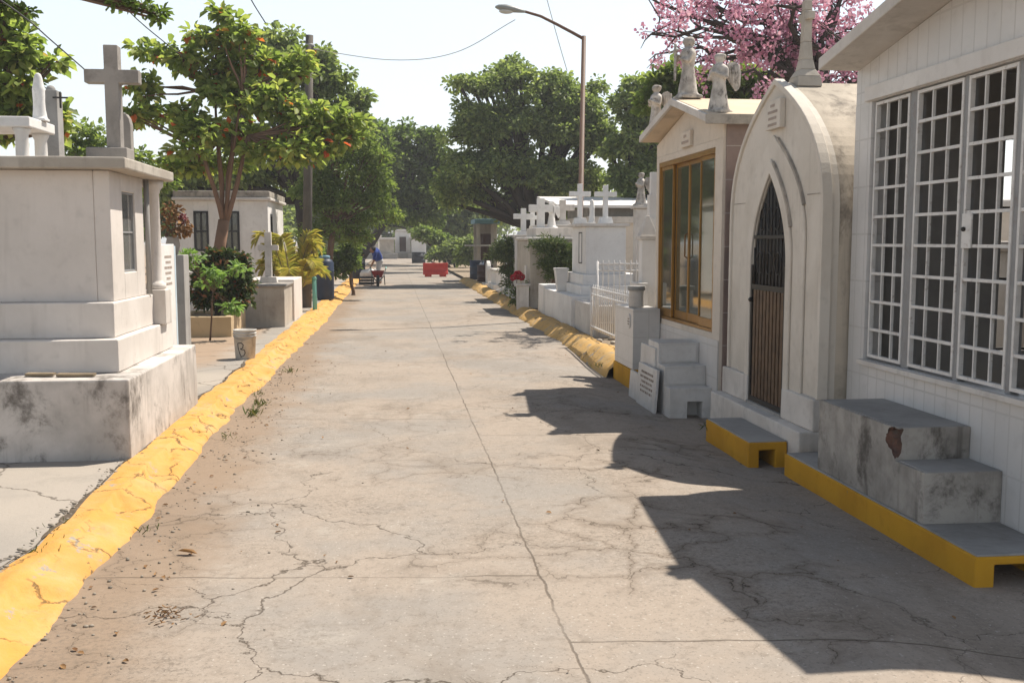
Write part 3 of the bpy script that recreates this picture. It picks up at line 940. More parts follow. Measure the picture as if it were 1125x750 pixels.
# ================================================================== RIGHT SIDE
# ---- tiled chapel with the white grille
def tiled_chapel():
    t = thing('tiled_chapel', 'white tiled chapel with gabled roof and large white window grille behind grey steps', 'chapel', (3.3, 5.59, 0))
    Y0, Y1, YC = 4.3, 6.915, 5.6
    w = MB()
    holed_wall_x(w, 3.3, 3.42, Y0, Y1, -0.1, 2.56, [(4.45, 6.675, 0.77, 2.5599)])
    w.build('wall', M['tilewhite'], t)
    ez, rz = 2.80, 3.04
    MB().prism([(Y0, 2.56), (Y1, 2.56), (Y1, ez), (YC, rz), (Y0, ez)], 'x', 3.3, 3.42).build('gable', M['tilewhite'], t, bevel=0.004)
    MB().box(3.272, 3.36, 4.38, 6.74, 2.565, 2.665).build('lintel', M['white'], t, bevel=0.006)
    MB().box(3.262, 3.36, 4.38, 6.7, 0.735, 0.769).build('window_sill', M['white2'], t, bevel=0.005, rough=0.003)
    # side, back and floor walls
    s = MB()
    holed_wall_y(s, Y1 - 0.12, Y1 - .002, 3.422, 6.3, -0.1, 2.79, [(4.38, 5.7, 0.8, 2.35)])
    s.box(3.422, 6.3, Y0, Y0 + 0.12, -0.1, 2.79)
    s.box(6.302, 6.42, Y0, Y1, -0.1, 2.79)
    s.build('side_wall', M['void'], t)
    MB().box(3.43, 6.29, Y0 + .125, Y1 - .125, 0.3, 0.36).build('floor_slab', M['cement'], t)
    bars = MB()
    for i in range(5):
        bars.box(4.38 + 1.32 * i / 4 - .02, 4.38 + 1.32 * i / 4 + .02, Y1 - .08, Y1 - .05, 0.8, 2.35)
    for i in range(4):
        bars.box(4.38, 5.7, Y1 - .078, Y1 - .052, 0.8 + 1.55 * i / 3 - .018, 0.8 + 1.55 * i / 3 + .018)
    bars.build('back_grille', M['iron_dark'], t)
    # stepped altar inside
    a = MB().box(4.0, 4.6, 4.5, 5.4, 0.36, 0.95).box(4.7, 6.2, 4.5, 5.2, 0.36, 1.3)
    a.build('altar', M['curtain'], t)
    # roof
    r = MB()
    th = 0.085
    for sgn in (-1, 1):
        ye = YC + sgn * 1.30
        ze = 2.80
        zr = 3.045
        r.prism([(ye, ze), (YC, zr), (YC, zr + th), (ye, ze + th)], 'x', 3.0, 6.6)
    r.build('roof', M['white2'], t, bevel=0.008)
    cross_mb(3.06, YC, 3.12, 3.36, 0.05, 0.05, 0.1, 3.28, axis='y').build('finial', M['white'], t)
    # grille: four panels and posts
    g0, g1 = 0.79, 2.55
    panels = [(6.195, 6.655), (5.575, 6.1), (5.06, 5.525), (4.48, 5.01)]
    for i, (a_, b_) in enumerate(panels):
        m = MB()
        fx0, fx1 = 3.318, 3.348
        fw = 0.02
        m.box(fx0, fx1, a_, a_ + fw, g0, g1); m.box(fx0, fx1, b_ - fw, b_, g0, g1)
        m.box(fx0, fx1, a_ + fw, b_ - fw, g0, g0 + fw); m.box(fx0, fx1, a_ + fw, b_ - fw, g1 - fw, g1)
        for k in range(1, 3):
            c = a_ + (b_ - a_) * k / 3
            m.box(fx0 + .006, fx1 - .006, c - .006, c + .006, g0 + fw, g1 - fw)
        for k in range(1, 9):
            c = g0 + (g1 - g0) * k / 9
            m.box(fx0 + .003, fx1 - .003, a_ + fw, b_ - fw, c - .0095, c + .0095)
        p = m.build('grille_panel', M['iron_white'], t)
        if i == 2:
            MB().box(3.308, 3.3175, b_ - 0.1, b_ - 0.005, 1.56, 1.76).build('lock_plate', M['iron_white'], p)
            MB().ball((3.30, b_ - 0.035, 1.67), 0.014).build('keyhole', M['iron_dark'], p)
    for a_, b_, mt in ((6.102, 6.193, 'iron_grey'), (5.527, 5.573, 'iron_grey'), (5.012, 5.058, 'iron_grey')):
        MB().box(3.325, 3.38, a_, b_, 0.772, 2.558).build('post', M[mt], t)
    return t
tiled_chapel()

# ---- yellow platform + steps in front of it
def platform(label, x0, x1, y0, y1, ztop, hole, zb=-0.1):
    t = thing('kerb_platform', label, 'platform', (x0, (y0 + y1) / 2, 0))
    hx0, hx1, hz = hole
    b = MB()
    b.prism([(x0, zb), (hx0, zb), (hx0, hz), (hx1, hz), (hx1, zb), (x1, zb), (x1, ztop), (x0, ztop)], 'y', y0, y1)
    b.build('base', M['yellow'], t, bevel=0.01, rough=0.006)
    MB().box(x0 + 0.012, x1, y0 + 0.014, y1 - 0.012, ztop - 0.02, ztop + 0.009).build('top_slab', M['cement'], t, bevel=0.006, rough=0.003)
    return t
platform('long yellow platform with grey top and drain hole under the grey steps', 2.825, 3.296, 4.46, 6.885, 0.055, (2.93, 3.23, 0.015), -0.16)
platform('short yellow platform with grey top and drain hole below the pointed arch door', 2.635, 2.945, 7.12, 8.15, 0.09, (2.725, 2.85, 0.03), -0.17)

def grey_steps():
    t = thing('grey_steps', 'peeling grey cement steps with a broken corner against the white tiled wall', 'steps', (3.07, 5.7, 0.065))
    o = MB().prism([(5.0, 0.066), (6.36, 0.066), (6.36, 0.535), (5.32, 0.535), (5.32, 0.347), (5.0, 0.347)], 'x', 2.848, 3.2965).build('steps', M['cement_dirty'], t, rough=0.004)
    cut = MB().ball((2.842, 5.345, 0.47), (0.045, 0.08, 0.1), 20, 14)
    c2 = cut.build('cutter', M['brick'])
    for v in c2.data.vertices:
        q = v.co - Vector((2.842, 5.345, 0.47))
        v.co += q * (0.55 * noise.noise(q.normalized() * 1.9) + 0.35 * noise.noise(q.normalized() * 5.3))
    md = o.modifiers.new('b', 'BOOLEAN'); md.operation = 'DIFFERENCE'; md.object = c2; md.solver = 'EXACT'; md.material_mode = 'TRANSFER'
    dg = bpy.context.evaluated_depsgraph_get(); dg.update()
    o.data = bpy.data.meshes.new_from_object(o.evaluated_get(dg))
    o.modifiers.clear()
    bpy.data.objects.remove(c2)
    bv = o.modifiers.new('bevel', 'BEVEL'); bv.width = 0.006; bv.segments = 2; bv.limit_method = 'ANGLE'; bv.angle_limit = R(50)
    MB().box(2.866, 3.294, 5.335, 6.345, 0.527, 0.5395).build('tread', M['cement'], t, bevel=0.003)
    MB().box(2.866, 3.294, 5.012, 5.316, 0.34, 0.352).build('tread', M['cement'], t, bevel=0.003)
grey_steps()

# ---- pointed arch chapel
def ogive(w, z0, zs, za, yc, n=16, p=2.15):
    pts = [(yc + w, z0 + (zs - z0) * i / 4) for i in range(5)]
    pts += [(yc + w * (1 - (i / n) ** p), zs + (za - zs) * i / n) for i in range(1, n + 1)]
    left = [(2 * yc - y, z) for y, z in pts[:-1]][::-1]
    return pts + left

def arch_chapel():
    t = thing('arch_chapel', 'ivory vaulted tomb chapel with pointed arch doorway and dark door', 'chapel', (3.1, 7.93, 0))
    YC = 7.93
    XF, XB = 3.1, 4.42
    MB().box(2.95, XB, 6.925, 9.0, -0.15, 0.2).build('base_slab', M['white2'], t, bevel=0.012, rough=0.006)
    MB().box(3.05, XB - .05, 6.927, YC - 0.388, 0.2, 0.44).build('plinth', M['white2'], t, bevel=0.01, rough=0.005)
    MB().box(3.05, XB - .05, YC + 0.388, 8.975, 0.2, 0.44).build('plinth', M['white2'], t, bevel=0.01, rough=0.005)
    outer = ogive(0.98, 0.43, 1.72, 2.88, YC, p=2.7)
    door = ogive(0.388, 0.43, 1.38, 2.15, YC)
    l1 = ogive(0.69, 0.43, 1.6, 2.46, YC)
    l2 = ogive(0.48, 0.43, 1.45, 2.27, YC)
    MB().ring(door, outer, 'x', XF, XF + 0.12).build('facade', M['arch'], t)
    MB().ring(door, l1, 'x', XF - 0.022, XF - 0.0005).build('outer_moulding', M['arch'], t, bevel=0.008)
    MB().ring(door, l2, 'x', XF - 0.044, XF - 0.0225).build('inner_moulding', M['arch'], t, bevel=0.008)
    # sooty upper edge where rain sits on the two mouldings
    for wd, zs, za, xa, xb in ((0.69, 1.6, 2.46, XF - 0.023, XF - 0.001), (0.48, 1.45, 2.27, XF - 0.045, XF - 0.024)):
        oo = ogive(wd, 0.43, zs, za, YC); o2 = ogive(wd + 0.022, 0.43, zs, za + 0.03, YC)
        i0, i1 = 9, 20
        MB().ring([(2 * YC - a, b) for a, b in oo[i0:i1]], [(2 * YC - a, b) for a, b in o2[i0:i1]], 'x', xa, xb).build('drip_edge', M['soot'], t)
    # vault shell
    inn = ogive(0.9, 0.43, 1.72, 2.78, YC, p=2.7)
    MB().ring(inn, outer, 'x', XF + 0.1205, XB).build('vault', M['vault'], t)
    MB().prism(ogive(0.895, 0.2, 1.72, 2.77, YC, p=2.7), 'x', XB - 0.1, XB - 0.02).build('back_wall', M['void_shade'], t)
    MB().ring(ogive(0.87, 0.25, 1.72, 2.74, YC, p=2.7), ogive(0.89, 0.25, 1.72, 2.765, YC, p=2.7), 'x', XF + 0.1215, XB - 0.11).build('shade_lining', M['void_shade'], t)  # dark shell added so the inside of the vault looks unlit
    rim_o = ogive(1.005, 0.44, 1.72, 2.91, YC, p=2.7); rim_i = ogive(0.965, 0.44, 1.72, 2.86, YC, p=2.7)
    MB().ring(rim_i, rim_o, 'x', XF - 0.022, XF + 0.06).build('rim', M['arch'], t, bevel=0.006)
    # masonry crack band across the facade
    MB().box(XF - 0.003, XF + 0.004, 6.97, YC - 0.68, 1.945, 1.953).build('seam', M['soot'], t)
    MB().box(XF - 0.003, XF + 0.004, YC + 0.62, 8.88, 1.93, 1.938).build('seam', M['soot'], t)
    # door
    sill = MB().box(3.045, 3.3, YC - .386, YC + .386, 0.195, 0.225)
    sill.build('door_sill', M['cement'], t)
    dr = MB()
    dx0, dx1 = 3.066, 3.09
    a0, a1 = YC - .382, YC + .382
    dr.box(dx0, dx1, a0, a0 + .03, 0.226, 1.4).box(dx0, dx1, a1 - .03, a1, 0.226, 1.4)
    dr.box(dx0, dx1, a0 + .03, a1 - .03, 0.226, 0.27).box(dx0, dx1, a0 + .03, a1 - .03, 1.19, 1.235).box(dx0, dx1, a0 + .05, a1 - .05, 1.62, 1.65)
    d = dr.build('door', M['iron_dark'], t)
    sl_ = MB()
    for i in range(9):
        a = a0 + .042 + i * 0.0762
        sl_.box(dx0 + .004, dx1 - .006, a, a + 0.052, 0.272, 1.188)
    sl_.build('door_slats', M['doorwood'], d)
    bk = MB().box(dx1 + .001, dx1 + .006, a0 + .02, a1 - .02, 0.262, 1.2)
    bk.build('door_panel', M['iron_dark'], d)
    MB().prism(ogive(0.386, 0.28, 1.38, 2.145, YC), 'x', dx1 + .008, dx1 + .014).build('door_shade_sheet', M['black'], d)  # black sheet added behind the grille to paint the doorway's shade
    gr = MB()
    for i in range(10):
        y = YC - .335 + i * 0.0745
        top = 2.1 - 0.62 * (abs(y - YC) / 0.375) ** 1.0
        gr.tube([(3.078, y, 1.235), (3.078, y, max(1.3, top))], 0.007, 6)
    for zc, s_ in ((1.42, 1), (1.78, 0.8)):
        for k in range(3):
            yc = YC + (k - 1) * 0.2 * s_
            gr.tube([(3.074, yc + 0.07 * math.cos(a) * s_, zc + 0.09 * math.sin(a)) for a in np.linspace(0, 6.28, 15)], 0.006, 5)
    gr.build('door_grille', M['iron_dark'], d)
    MB().ball((3.056, YC + .355, 1.1), 0.02).build('door_knob', M['iron_dark'], d)
    # plaque
    pq = MB().box(XF - 0.05, XF - 0.0005, 7.72, 8.02, 2.5, 2.73).build('plaque', M['arch'], t, bevel=0.006)
    script_rows([0.4, 0.85, 0.7, 0.8], (XF - 0.05, 7.99, 2.71), (0, -0.24, 0), (0, 0, -0.05), (-1, 0, 0), M['ink_pale'], pq, h=0.011)
    # roof cross on a flared foot
    c = MB()
    prof = [(0.105, 2.84), (0.096, 2.92), (0.062, 2.98), (0.046, 3.06), (0.036, 3.2), (0.034, 3.45), (0.03, 3.53)]
    for (r0, z0), (r1, z1) in zip(prof, prof[1:]):
        c.frustum(3.34, YC, z0, z1, r0, r0, r1, r1)
    c.box(3.34 - .03, 3.34 + .03, YC - 0.1, YC + 0.1, 3.37, 3.43)
    c.build('roof_cross', M['cement_stain'], t, bevel=0.006)
    return t
arch_chapel()

# ---- gabled tomb with the bronze framed window
def gable_tomb():
    t = thing('gabled_tomb', 'cream gabled tomb with bronze framed sliding glass and mauve tiled side', 'tomb', (3.05, 10.28, 0))
    X, Y0, Y1, YC = 3.05, 9.08, 11.43, 10.14
    w = MB()
    holed_wall_x(w, X, X + 0.14, Y0, Y1, -0.2, 2.56, [(9.3, 11.33, 0.72, 2.49)])
    w.build('wall', M['cream'], t, bevel=0.004)
    MB().prism([(Y0, 2.5605), (Y1, 2.5605), (Y1, 2.70), (YC + .05, 2.975), (Y0, 2.70)], 'x', X + .001, X + 0.14).build('gable', M['cream'], t)
    MB().box(X - 0.012, X - .0005, Y0, Y1, -0.2, 0.66).build('dado', M['tileblock'], t)
    MB().box(X + 0.03, 5.2, Y0 - 0.022, Y0 - .001, -0.2, 2.69).build('side_tiles', M['mauve'], t)
    s = MB().box(X + 0.1405, 5.2, Y0, Y0 + 0.1, -0.2, 2.6).box(X + 0.1405, 5.2, Y1 - 0.1, Y1, -0.2, 2.6).box(5.1, 5.2, Y0 + .1005, Y1 - .1005, -0.2, 2.6)
    s.build('side_wall', M['void'], t)
    MB().box(X + .15, 5.09, Y0 + .11, Y1 - .11, 0.5, 0.56).build('floor_slab', M['cement'], t)
    # curtains inside
    cu = MB()
    n = 60
    vs = []
    for i in range(n + 1):
        y = 9.2 + 2.3 * i / n
        x = 3.75 + 0.035 * math.sin(i * 1.9) + 0.02 * math.sin(i * 0.7)
        vs += [(x, y, 0.57), (x, y, 2.5)]
    cu.add(vs, [(2 * i, 2 * i + 2, 2 * i + 3, 2 * i + 1) for i in range(n)], True).build('curtain', M['curtain'], t)
    # roof slabs
    xe = 2.87
    rf = MB()
    for ye, ze in ((8.97, 2.685), (11.45, 2.735)):
        rf.prism([(ye, ze), (YC, 2.985), (YC, 3.06), (ye, ze + 0.075)], 'x', xe + .004, 5.35)
    rf.build('roof', M['roof_cream'], t, bevel=0.005)
    fa = MB()
    for ye, ze in ((8.97, 2.685), (11.45, 2.735)):
        fa.prism([(ye, ze), (YC, 2.985), (YC, 3.055), (ye, ze + 0.07)], 'x', xe - .03, xe + .003)
    fa.build('fascia', M['white2'], t, bevel=0.004)
    MB().box(xe - .028, 5.34, 8.945, 8.969, 2.665, 2.755).build('side_fascia', M['fascia'], t, bevel=0.004)
    # bronze window
    ya, yb, za, zb = 9.302, 11.328, 0.722, 2.488
    f = MB()
    fx0, fx1 = X + 0.005, X + 0.10
    f.box(fx0, fx1, ya, ya + .035, za, zb).box(fx0, fx1, yb - .035, yb, za, zb)
    f.box(fx0, fx1, ya + .035, yb - .035, za, za + .03).box(fx0, fx1, ya + .035, yb - .035, zb - .05, zb)
    wf = f.build('window_frame', M['bronze'], t, bevel=0.003)
    pw = (yb - ya - .07) / 4
    for i in range(4):
        a = ya + .035 + pw * i
        b = a + pw
        x0 = X + (0.02 if i in (0, 3) else 0.055)
        m = MB()
        e = 0.02
        m.box(x0, x0 + .03, a + .002, a + e, za + .032, zb - .052).box(x0, x0 + .03, b - e, b - .002, za + .032, zb - .052)
        m.box(x0, x0 + .03, a + e, b - e, za + .032, za + .12).box(x0, x0 + .03, a + e, b - e, zb - .09, zb - .052)
        sh = m.build('sash', M['bronze'], wf, bevel=0.003)
        ws = MB().box(x0 + .012, x0 + .017, a + e - .004, b - e + .004, za + .117, zb - .088)
        ws.build('glass', M['glass'], wf)
        if i == 2:
            MB().tube([(x0 - .002, a + .016, 1.42), (x0 - .03, a + .016, 1.44), (x0 - .03, a + .016, 1.66), (x0 - .002, a + .016, 1.68)], 0.008, 6).build('handle', M['bronze_dark'], wf)
    # plaque in the gable
    pq = MB().box(X - 0.035, X + .0005, 10.02, 10.36, 2.57, 2.73).build('plaque', M['cream'], t, bevel=0.006)
    script_rows([0.35, 0.8], (X - 0.035, 10.34, 2.71), (0, -0.3, 0), (0, 0, -0.06), (-1, 0, 0), M['ink_pale'], pq, h=0.014)
    return t
gable_tomb()

def marble_steps():
    t = thing('marble_steps', 'small white marble clad steps with a square drain hole below the bronze framed window', 'steps', (2.83, 9.6, -0.08))
    x0, x1 = 2.62, 3.036
    zb = -0.13
    MB().prism([(x0, zb), (2.80, zb), (2.80, 0.06), (2.95, 0.06), (2.95, zb), (x1, zb), (x1, 0.195), (x0, 0.195)], 'y', 9.23, 9.4195).build('step', M['marble'], t, bevel=0.005)
    MB().box(x0 + .001, x1, 9.42, 9.6495, zb, 0.385).build('step', M['marble'], t, bevel=0.005)
    MB().box(x0, x1, 9.65, 10.05, zb, 0.59).build('step', M['marble'], t, bevel=0.005)
    MB().box(x0 + .03, x1 - .03, 9.4125, 9.4195, 0.21, 0.36).build('riser_panel', M['marble'], t)
    MB().box(x0 + .03, x1 - .03, 9.6425, 9.6495, 0.40, 0.565).build('riser_panel', M['marble'], t)
marble_steps()
def slab(label, x, y0, y1, z0, z1, lean, rows, th=0.028, rnd=False):
    t = thing('memorial_slab', label, 'memorial slab', (x, (y0 + y1) / 2, z0), 'memorial slabs leaning on the marble steps')
    m = MB()
    m.add([(x, y0, z0), (x + th, y0, z0), (x + th, y1, z0), (x, y1, z0), (x + lean, y0, z1), (x + th + lean, y0, z1), (x + th + lean, y1, z1), (x + lean, y1, z1)],
          [(0, 3, 2, 1), (4, 5, 6, 7), (0, 1, 5, 4), (1, 2, 6, 5), (2, 3, 7, 6), (3, 0, 4, 7)])
    b = m.build('stone', M['marble'], t, bevel=0.004)
    if rows:
        script_rows(rows, (x + lean * 0.92, y1 - 0.06, z1 - (z1 - z0) * 0.12), (lean * 0, -(y1 - y0) * 0.84, 0), (-lean * 0.8 / len(rows) * .9, 0, -(z1 - z0) * 0.8 / len(rows)), (-1, 0, 0), M['ink'], t, h=0.012)
slab('tall white memorial slab leaning behind the lettered slab', 2.585, 9.72, 10.3, -0.09, 0.53, 0.02, [0, 0, 0.3, 0, 0, 0, 0])
slab('white memorial slab with five rows of dark lettering at the road edge', 2.525, 9.45, 10.18, -0.09, 0.34, 0.03, [0.75, 0.85, 0.7, 0.8, 0.75, 0, 0.5])
slab('small blank white slab left of the lettered slab', 2.55, 10.2, 10.62, -0.09, 0.2, 0.02, [])

# ---- statues
def statue_mb(h, kind):
    """robed figure facing -x, base at origin, height h"""
    m = MB()
    s = h
    # square foot
    m.box(-.15 * s, .15 * s, -.15 * s, .15 * s, 0, .06 * s)
    m.lathe([(.145 * s, .05 * s), (.135 * s, .16 * s), (.105 * s, .34 * s), (.09 * s, .5 * s), (.105 * s, .6 * s), (.12 * s, .7 * s), (.1 * s, .77 * s), (.045 * s, .81 * s)], (0, 0, 0), 18, 0.85, 1.0)
    # folds
    for k in range(9):
        a = k * 0.7
        m.capsule((.115 * s * math.cos(a), .13 * s * math.sin(a), .08 * s), (.07 * s * math.cos(a + .3), .08 * s * math.sin(a + .3), .5 * s), .022 * s, .012 * s, 6)
    m.capsule((0, 0, .78 * s), (-.01 * s, 0, .86 * s), .04 * s, .04 * s)
    m.ball((-.015 * s, 0, .895 * s), (.068 * s, .06 * s, .08 * s))
    m.ball((-.083 * s, 0, .885 * s), (.014 * s, .012 * s, .02 * s))
    if kind == 'angel':
        for k in range(10):
            a = k * .63
            m.ball((.012 * s + .05 * s * math.cos(a), .055 * s * math.sin(a), .93 * s), .034 * s, 8, 6)
        m.ball((.03 * s, 0, .9 * s), (.06 * s, .072 * s, .075 * s))
        for sg in (-1, 1):
            m.capsule((0, .115 * s * sg, .71 * s), (-.03 * s, .145 * s * sg, .57 * s), .035 * s, .03 * s)
            m.capsule((-.03 * s, .145 * s * sg, .57 * s), (-.13 * s, .03 * s * sg, .64 * s), .03 * s, .022 * s)
            m.ball((-.135 * s, .02 * s * sg, .655 * s), .026 * s, 8, 6)
    elif kind == 'cross':
        m.ball((.03 * s, 0, .9 * s), (.06 * s, .072 * s, .085 * s))
        m.capsule((0, .11 * s, .71 * s), (-.1 * s, .14 * s, .62 * s), .034 * s, .028 * s)
        m.capsule((-.1 * s, .14 * s, .62 * s), (-.15 * s, .05 * s, .7 * s), .028 * s, .024 * s)
        m.capsule((0, -.11 * s, .71 * s), (-.06 * s, -.13 * s, .58 * s), .034 * s, .028 * s)
        m.capsule((-.06 * s, -.13 * s, .58 * s), (-.13 * s, -.02 * s, .62 * s), .028 * s, .024 * s)
        m.capsule((-.16 * s, .06 * s, .3 * s), (-.16 * s, .06 * s, .86 * s), .026 * s, .026 * s, 6)
        m.capsule((-.16 * s, -.02 * s, .76 * s), (-.16 * s, .24 * s, .76 * s), .024 * s, .024 * s, 6)
    elif kind == 'virgin':
        m.lathe([(.135 * s, .1 * s), (.12 * s, .4 * s), (.13 * s, .66 * s), (.1 * s, .8 * s), (.085 * s, .9 * s), (.06 * s, .97 * s), (.015 * s, 1.0 * s)], (.015 * s, 0, 0), 16, 0.85, 1)
        for sg in (-1, 1):
            m.capsule((-.03 * s, .1 * s * sg, .66 * s), (-.13 * s, .015 * s * sg, .66 * s), .03 * s, .022 * s)
    return m

def put_statue(name, label, cat, loc, h, kind, mat, rotz=0.0, group=None, vox=None, wings=True):
    t = thing(name, label, cat, (0, 0, 0), group)
    blob(statue_mb(h, kind), 'figure', mat, t, vox or h * 0.021, 3)
    if kind == 'angel' and wings:
        for sg in (-1, 1):
            w = MB()
            out = [(0.0, .74), (.06, .82), (.12, .83), (.18, .77), (.205, .66), (.2, .52), (.185, .4), (.15, .36), (.12, .42), (.075, .5), (.035, .58)]
            vs = []
            for lay in (-1, 1):
                for a, b in out:
                    vs.append(((.06 + a * 0.55) * h, (sg * (.04 + a * 0.85) + lay * .014) * h, b * h))
            n = len(out)
            w.add(vs, [tuple(range(n))[::-1], tuple(range(n, 2 * n))] + [(i, (i + 1) % n, n + (i + 1) % n, n + i) for i in range(n)])
            # feather ridges
            for k in range(4):
                a0 = .06 + k * .04
                w.capsule(((.06 + a0 * .55) * h, sg * (.04 + a0 * .85) * h, .76 * h), ((.06 + (a0 + .015) * .55) * h, sg * (.04 + (a0 + .015) * .85) * h, (.5 - k * .02) * h), .022 * h, .014 * h, 6)
            w.build('wing', mat, t, bevel=0.003)
    if kind in ('angel', 'cross'):
        for c in children(t):
            for v in c.data.vertices:
                v.co.x *= 1.22; v.co.y *= 1.22
    t.location = loc
    t.rotation_euler.z = rotz
    return t
put_statue('angel_statue', 'weathered angel statue standing on the near eave corner of the gabled tomb', 'statue', (3.02, 9.14, 2.775), 0.57, 'angel', M['statue'], R(35), 'statues on the gabled tomb roof')
put_statue('angel_statue', 'weathered angel statue standing on the far eave corner of the gabled tomb', 'statue', (2.99, 11.27, 2.83), 0.55, 'angel', M['statue'], R(20), 'statues on the gabled tomb roof')
put_statue('robed_statue', 'weathered robed statue holding a cross on the ridge of the gabled tomb', 'statue', (3.02, 10.14, 3.05), 0.64, 'cross', M['statue'], R(10), 'statues on the gabled tomb roof')

# ---- tiled pier with yellow foot, capped column
def tiled_pier():
    t = thing('tiled_pier', 'low white tiled pier with yellow painted foot next to the gabled tomb', 'pier', (2.87, 11.75, -0.1))
    MB().box(2.715, 3.032, 11.12, 12.05, 0.13, 0.83).build('block', M['tileblock'], t, bevel=0.005)
    MB().box(2.70, 3.034, 11.10, 12.06, -0.16, 0.129).build('foot', M['yellow'], t, bevel=0.008, rough=0.004)
    MB().box(2.90, 3.04, 11.7, 12.04, 0.8305, 1.1).build('upper_block', M['tileblock'], t, bevel=0.005)
    pq = MB()
    pq.prism([(11.22 + .07 + .07 * math.cos(a), 0.68 + .085 * math.sin(a)) for a in np.linspace(0, 2 * math.pi, 20, endpoint=False)], 'x', 2.703, 2.7148)
    p = pq.build('oval_plaque', M['marble'], t)
    script_rows([0.6, 0.9, 0.7], (2.703, 11.345, 0.72), (0, -0.11, 0), (0, 0, -.03), (-1, 0, 0), M['ink'], p, h=0.006, proud=0.002)
tiled_pier()
def stone_drum():
    t = thing('flower_holder', 'round grey cement flower holder with a rim on top of the white tiled pier', 'flower holder', (2.82, 11.4, 0.83))
    MB().lathe([(0.085, 0.832), (0.09, 0.85), (0.085, 1.02), (0.088, 1.03)], (2.82, 11.4, 0), 18).build('drum', M['white2'], t)
    MB().lathe([(0.1, 1.03), (0.105, 1.04), (0.105, 1.075), (0.1, 1.08), (0.08, 1.081)], (2.82, 11.4, 0), 18).build('rim', M['cement'], t)
stone_drum()
def capped_column(label, x, y, h, w, tiers):
    t = thing('capped_column', label, 'column', (x, y, 0))
    MB().box(x - w, x + w, y - w, y + w, -0.1, h).build('shaft', M['white'], t, bevel=0.005)
    c = MB().box(x - w - .03, x + w + .03, y - w - .03, y + w + .03, h + .0005, h + .05)
    c.build('capital', M['white2'], t, bevel=0.006)
    z = h + .05
    p = MB().frustum(x, y, z + .0005, z + 0.24, w + .015, w + .015, 0.02, 0.02)
    p.build('pyramid_cap', M['white2'], t, bevel=0.004)
    if tiers:
        m = MB()
        zz = h
        for k, s in enumerate((0.085, 0.06, 0.038)):
            m.box(x + .17 - s, x + .17 + s, y + .4 - s, y + .4 + s, zz if k else -0.1, zz + .28 + .001)
            zz += .28
        m.build('stepped_pinnacle', M['white'], t, bevel=0.004)
capped_column('white square column with a pyramid cap between gabled tomb and iron fence', 3.09, 11.98, 1.62, 0.085, True)

# ---- iron fences
def fence(label, a, b, z0, z1, n, zig=True):
    a, b = Vector(a), Vector(b)
    mid = (a + b) / 2
    t = thing('iron_fence', label, 'fence', (mid.x, mid.y, 0.1), 'white iron fences between the tiled pier and the white tomb')
    r = MB()
    for z in (z0 + .04, z1 - .16, z1 - .06):
        r.tube([a + Vector((0, 0, z)), b + Vector((0, 0, z))], 0.013, 6)
    if zig:
        k = n * 2
        pts = [a.lerp(b, i / k) + Vector((0, 0, (z1 - .06) if i % 2 else (z1 - .16))) for i in range(k + 1)]
        r.tube(pts, 0.007, 5)
    r.build('rail', M['white'], t)
    br = MB()
    for i in range(n + 1):
        p = a.lerp(b, i / n)
        br.tube([p + Vector((0, 0, z0)), p + Vector((0, 0, z1 - .03)), p + Vector((0, 0, z1))], [0.009, 0.009, 0.003], 6)
    br.build('bars', M['white'], t)
    for p in (a, b):
        MB().tube([p + Vector((0, 0, 0.0)), p + Vector((0, 0, z1 - .02))], 0.02, 8).build('end_post', M['iron_white'], t)
fence('white iron fence with pointed bars along the road beside the tiled pier', (3.02, 12.35, 0), (3.02, 15.05, 0), 0.26, 0.95, 20, False)
fence('white iron fence with zigzag top rail running back from the road beside the white tomb', (3.12, 15.12, 0), (4.7, 15.12, 0), 0.3, 1.31, 18, True)
rub = MB()
for i in range(26):
    c = (3.1 + random.uniform(-.12, .5), random.uniform(12.3, 14.8), 0.12)
    rub.ball((c[0], c[1], c[2] + .01), (random.uniform(.03, .08), random.uniform(.03, .08), random.uniform(.02, .05)), 6, 4)
tag(rub.build('rubble', M['cement_stain'], None), kind='stuff', label='broken stone rubble behind the iron fence', cat='rubble')

# ---- white mausoleum with two crosses
def white_mausoleum():
    t = thing('white_mausoleum', 'white stepped mausoleum box on a wide base right of the ivy covered tomb', 'mausoleum', (3.6, 18, 0.1))
    MB().box(3.02, 4.7, 16.85, 19.9, 0.0, 0.66).build('base', M['white'], t, bevel=0.01)
    MB().box(3.09, 4.6, 15.2, 16.848, 0.0, 0.6).build('front_bed', M['white2'], t, bevel=0.01)
    MB().box(3.0, 3.35, 19.905, 20.6, 0.0, 0.72).build('end_pier', M['white'], t, bevel=0.01)
    MB().box(3.22, 4.5, 17.05, 19.1, 0.66, 0.83).build('lower_tier', M['white'], t, bevel=0.01)
    MB().box(3.29, 4.35, 17.2, 18.9, 0.83, 1.02).build('upper_tier', M['white'], t, bevel=0.01)
    MB().box(3.37, 4.09, 17.35, 18.7, 1.02, 1.86).build('body', M['white'], t, bevel=0.008)
    MB().box(3.3, 4.15, 17.29, 18.76, 1.8605, 1.915).build('cornice', M['white2'], t, bevel=0.008)
    window_y(t, 3.368, 17.7, 18.0, 1.2, 1.76, M['black'], M['black'], 0.02, 0.03, 1, 1)
    for (u, y, nm) in ((637, 18.3, 0), (665, 17.75, 1)):
        p = at(u, 240, y)
        c = cross_mb(p.x, y, 2.03, 2.60 if nm else 2.65, 0.085, 0.085, 0.2, 2.44 if nm else 2.47)
        c.frustum(p.x, y, 1.916, 2.03, 0.13, 0.1, 0.1, 0.08)
        c.build('cross', M['statue_white'], t, bevel=0.006)
    return t
white_mausoleum()
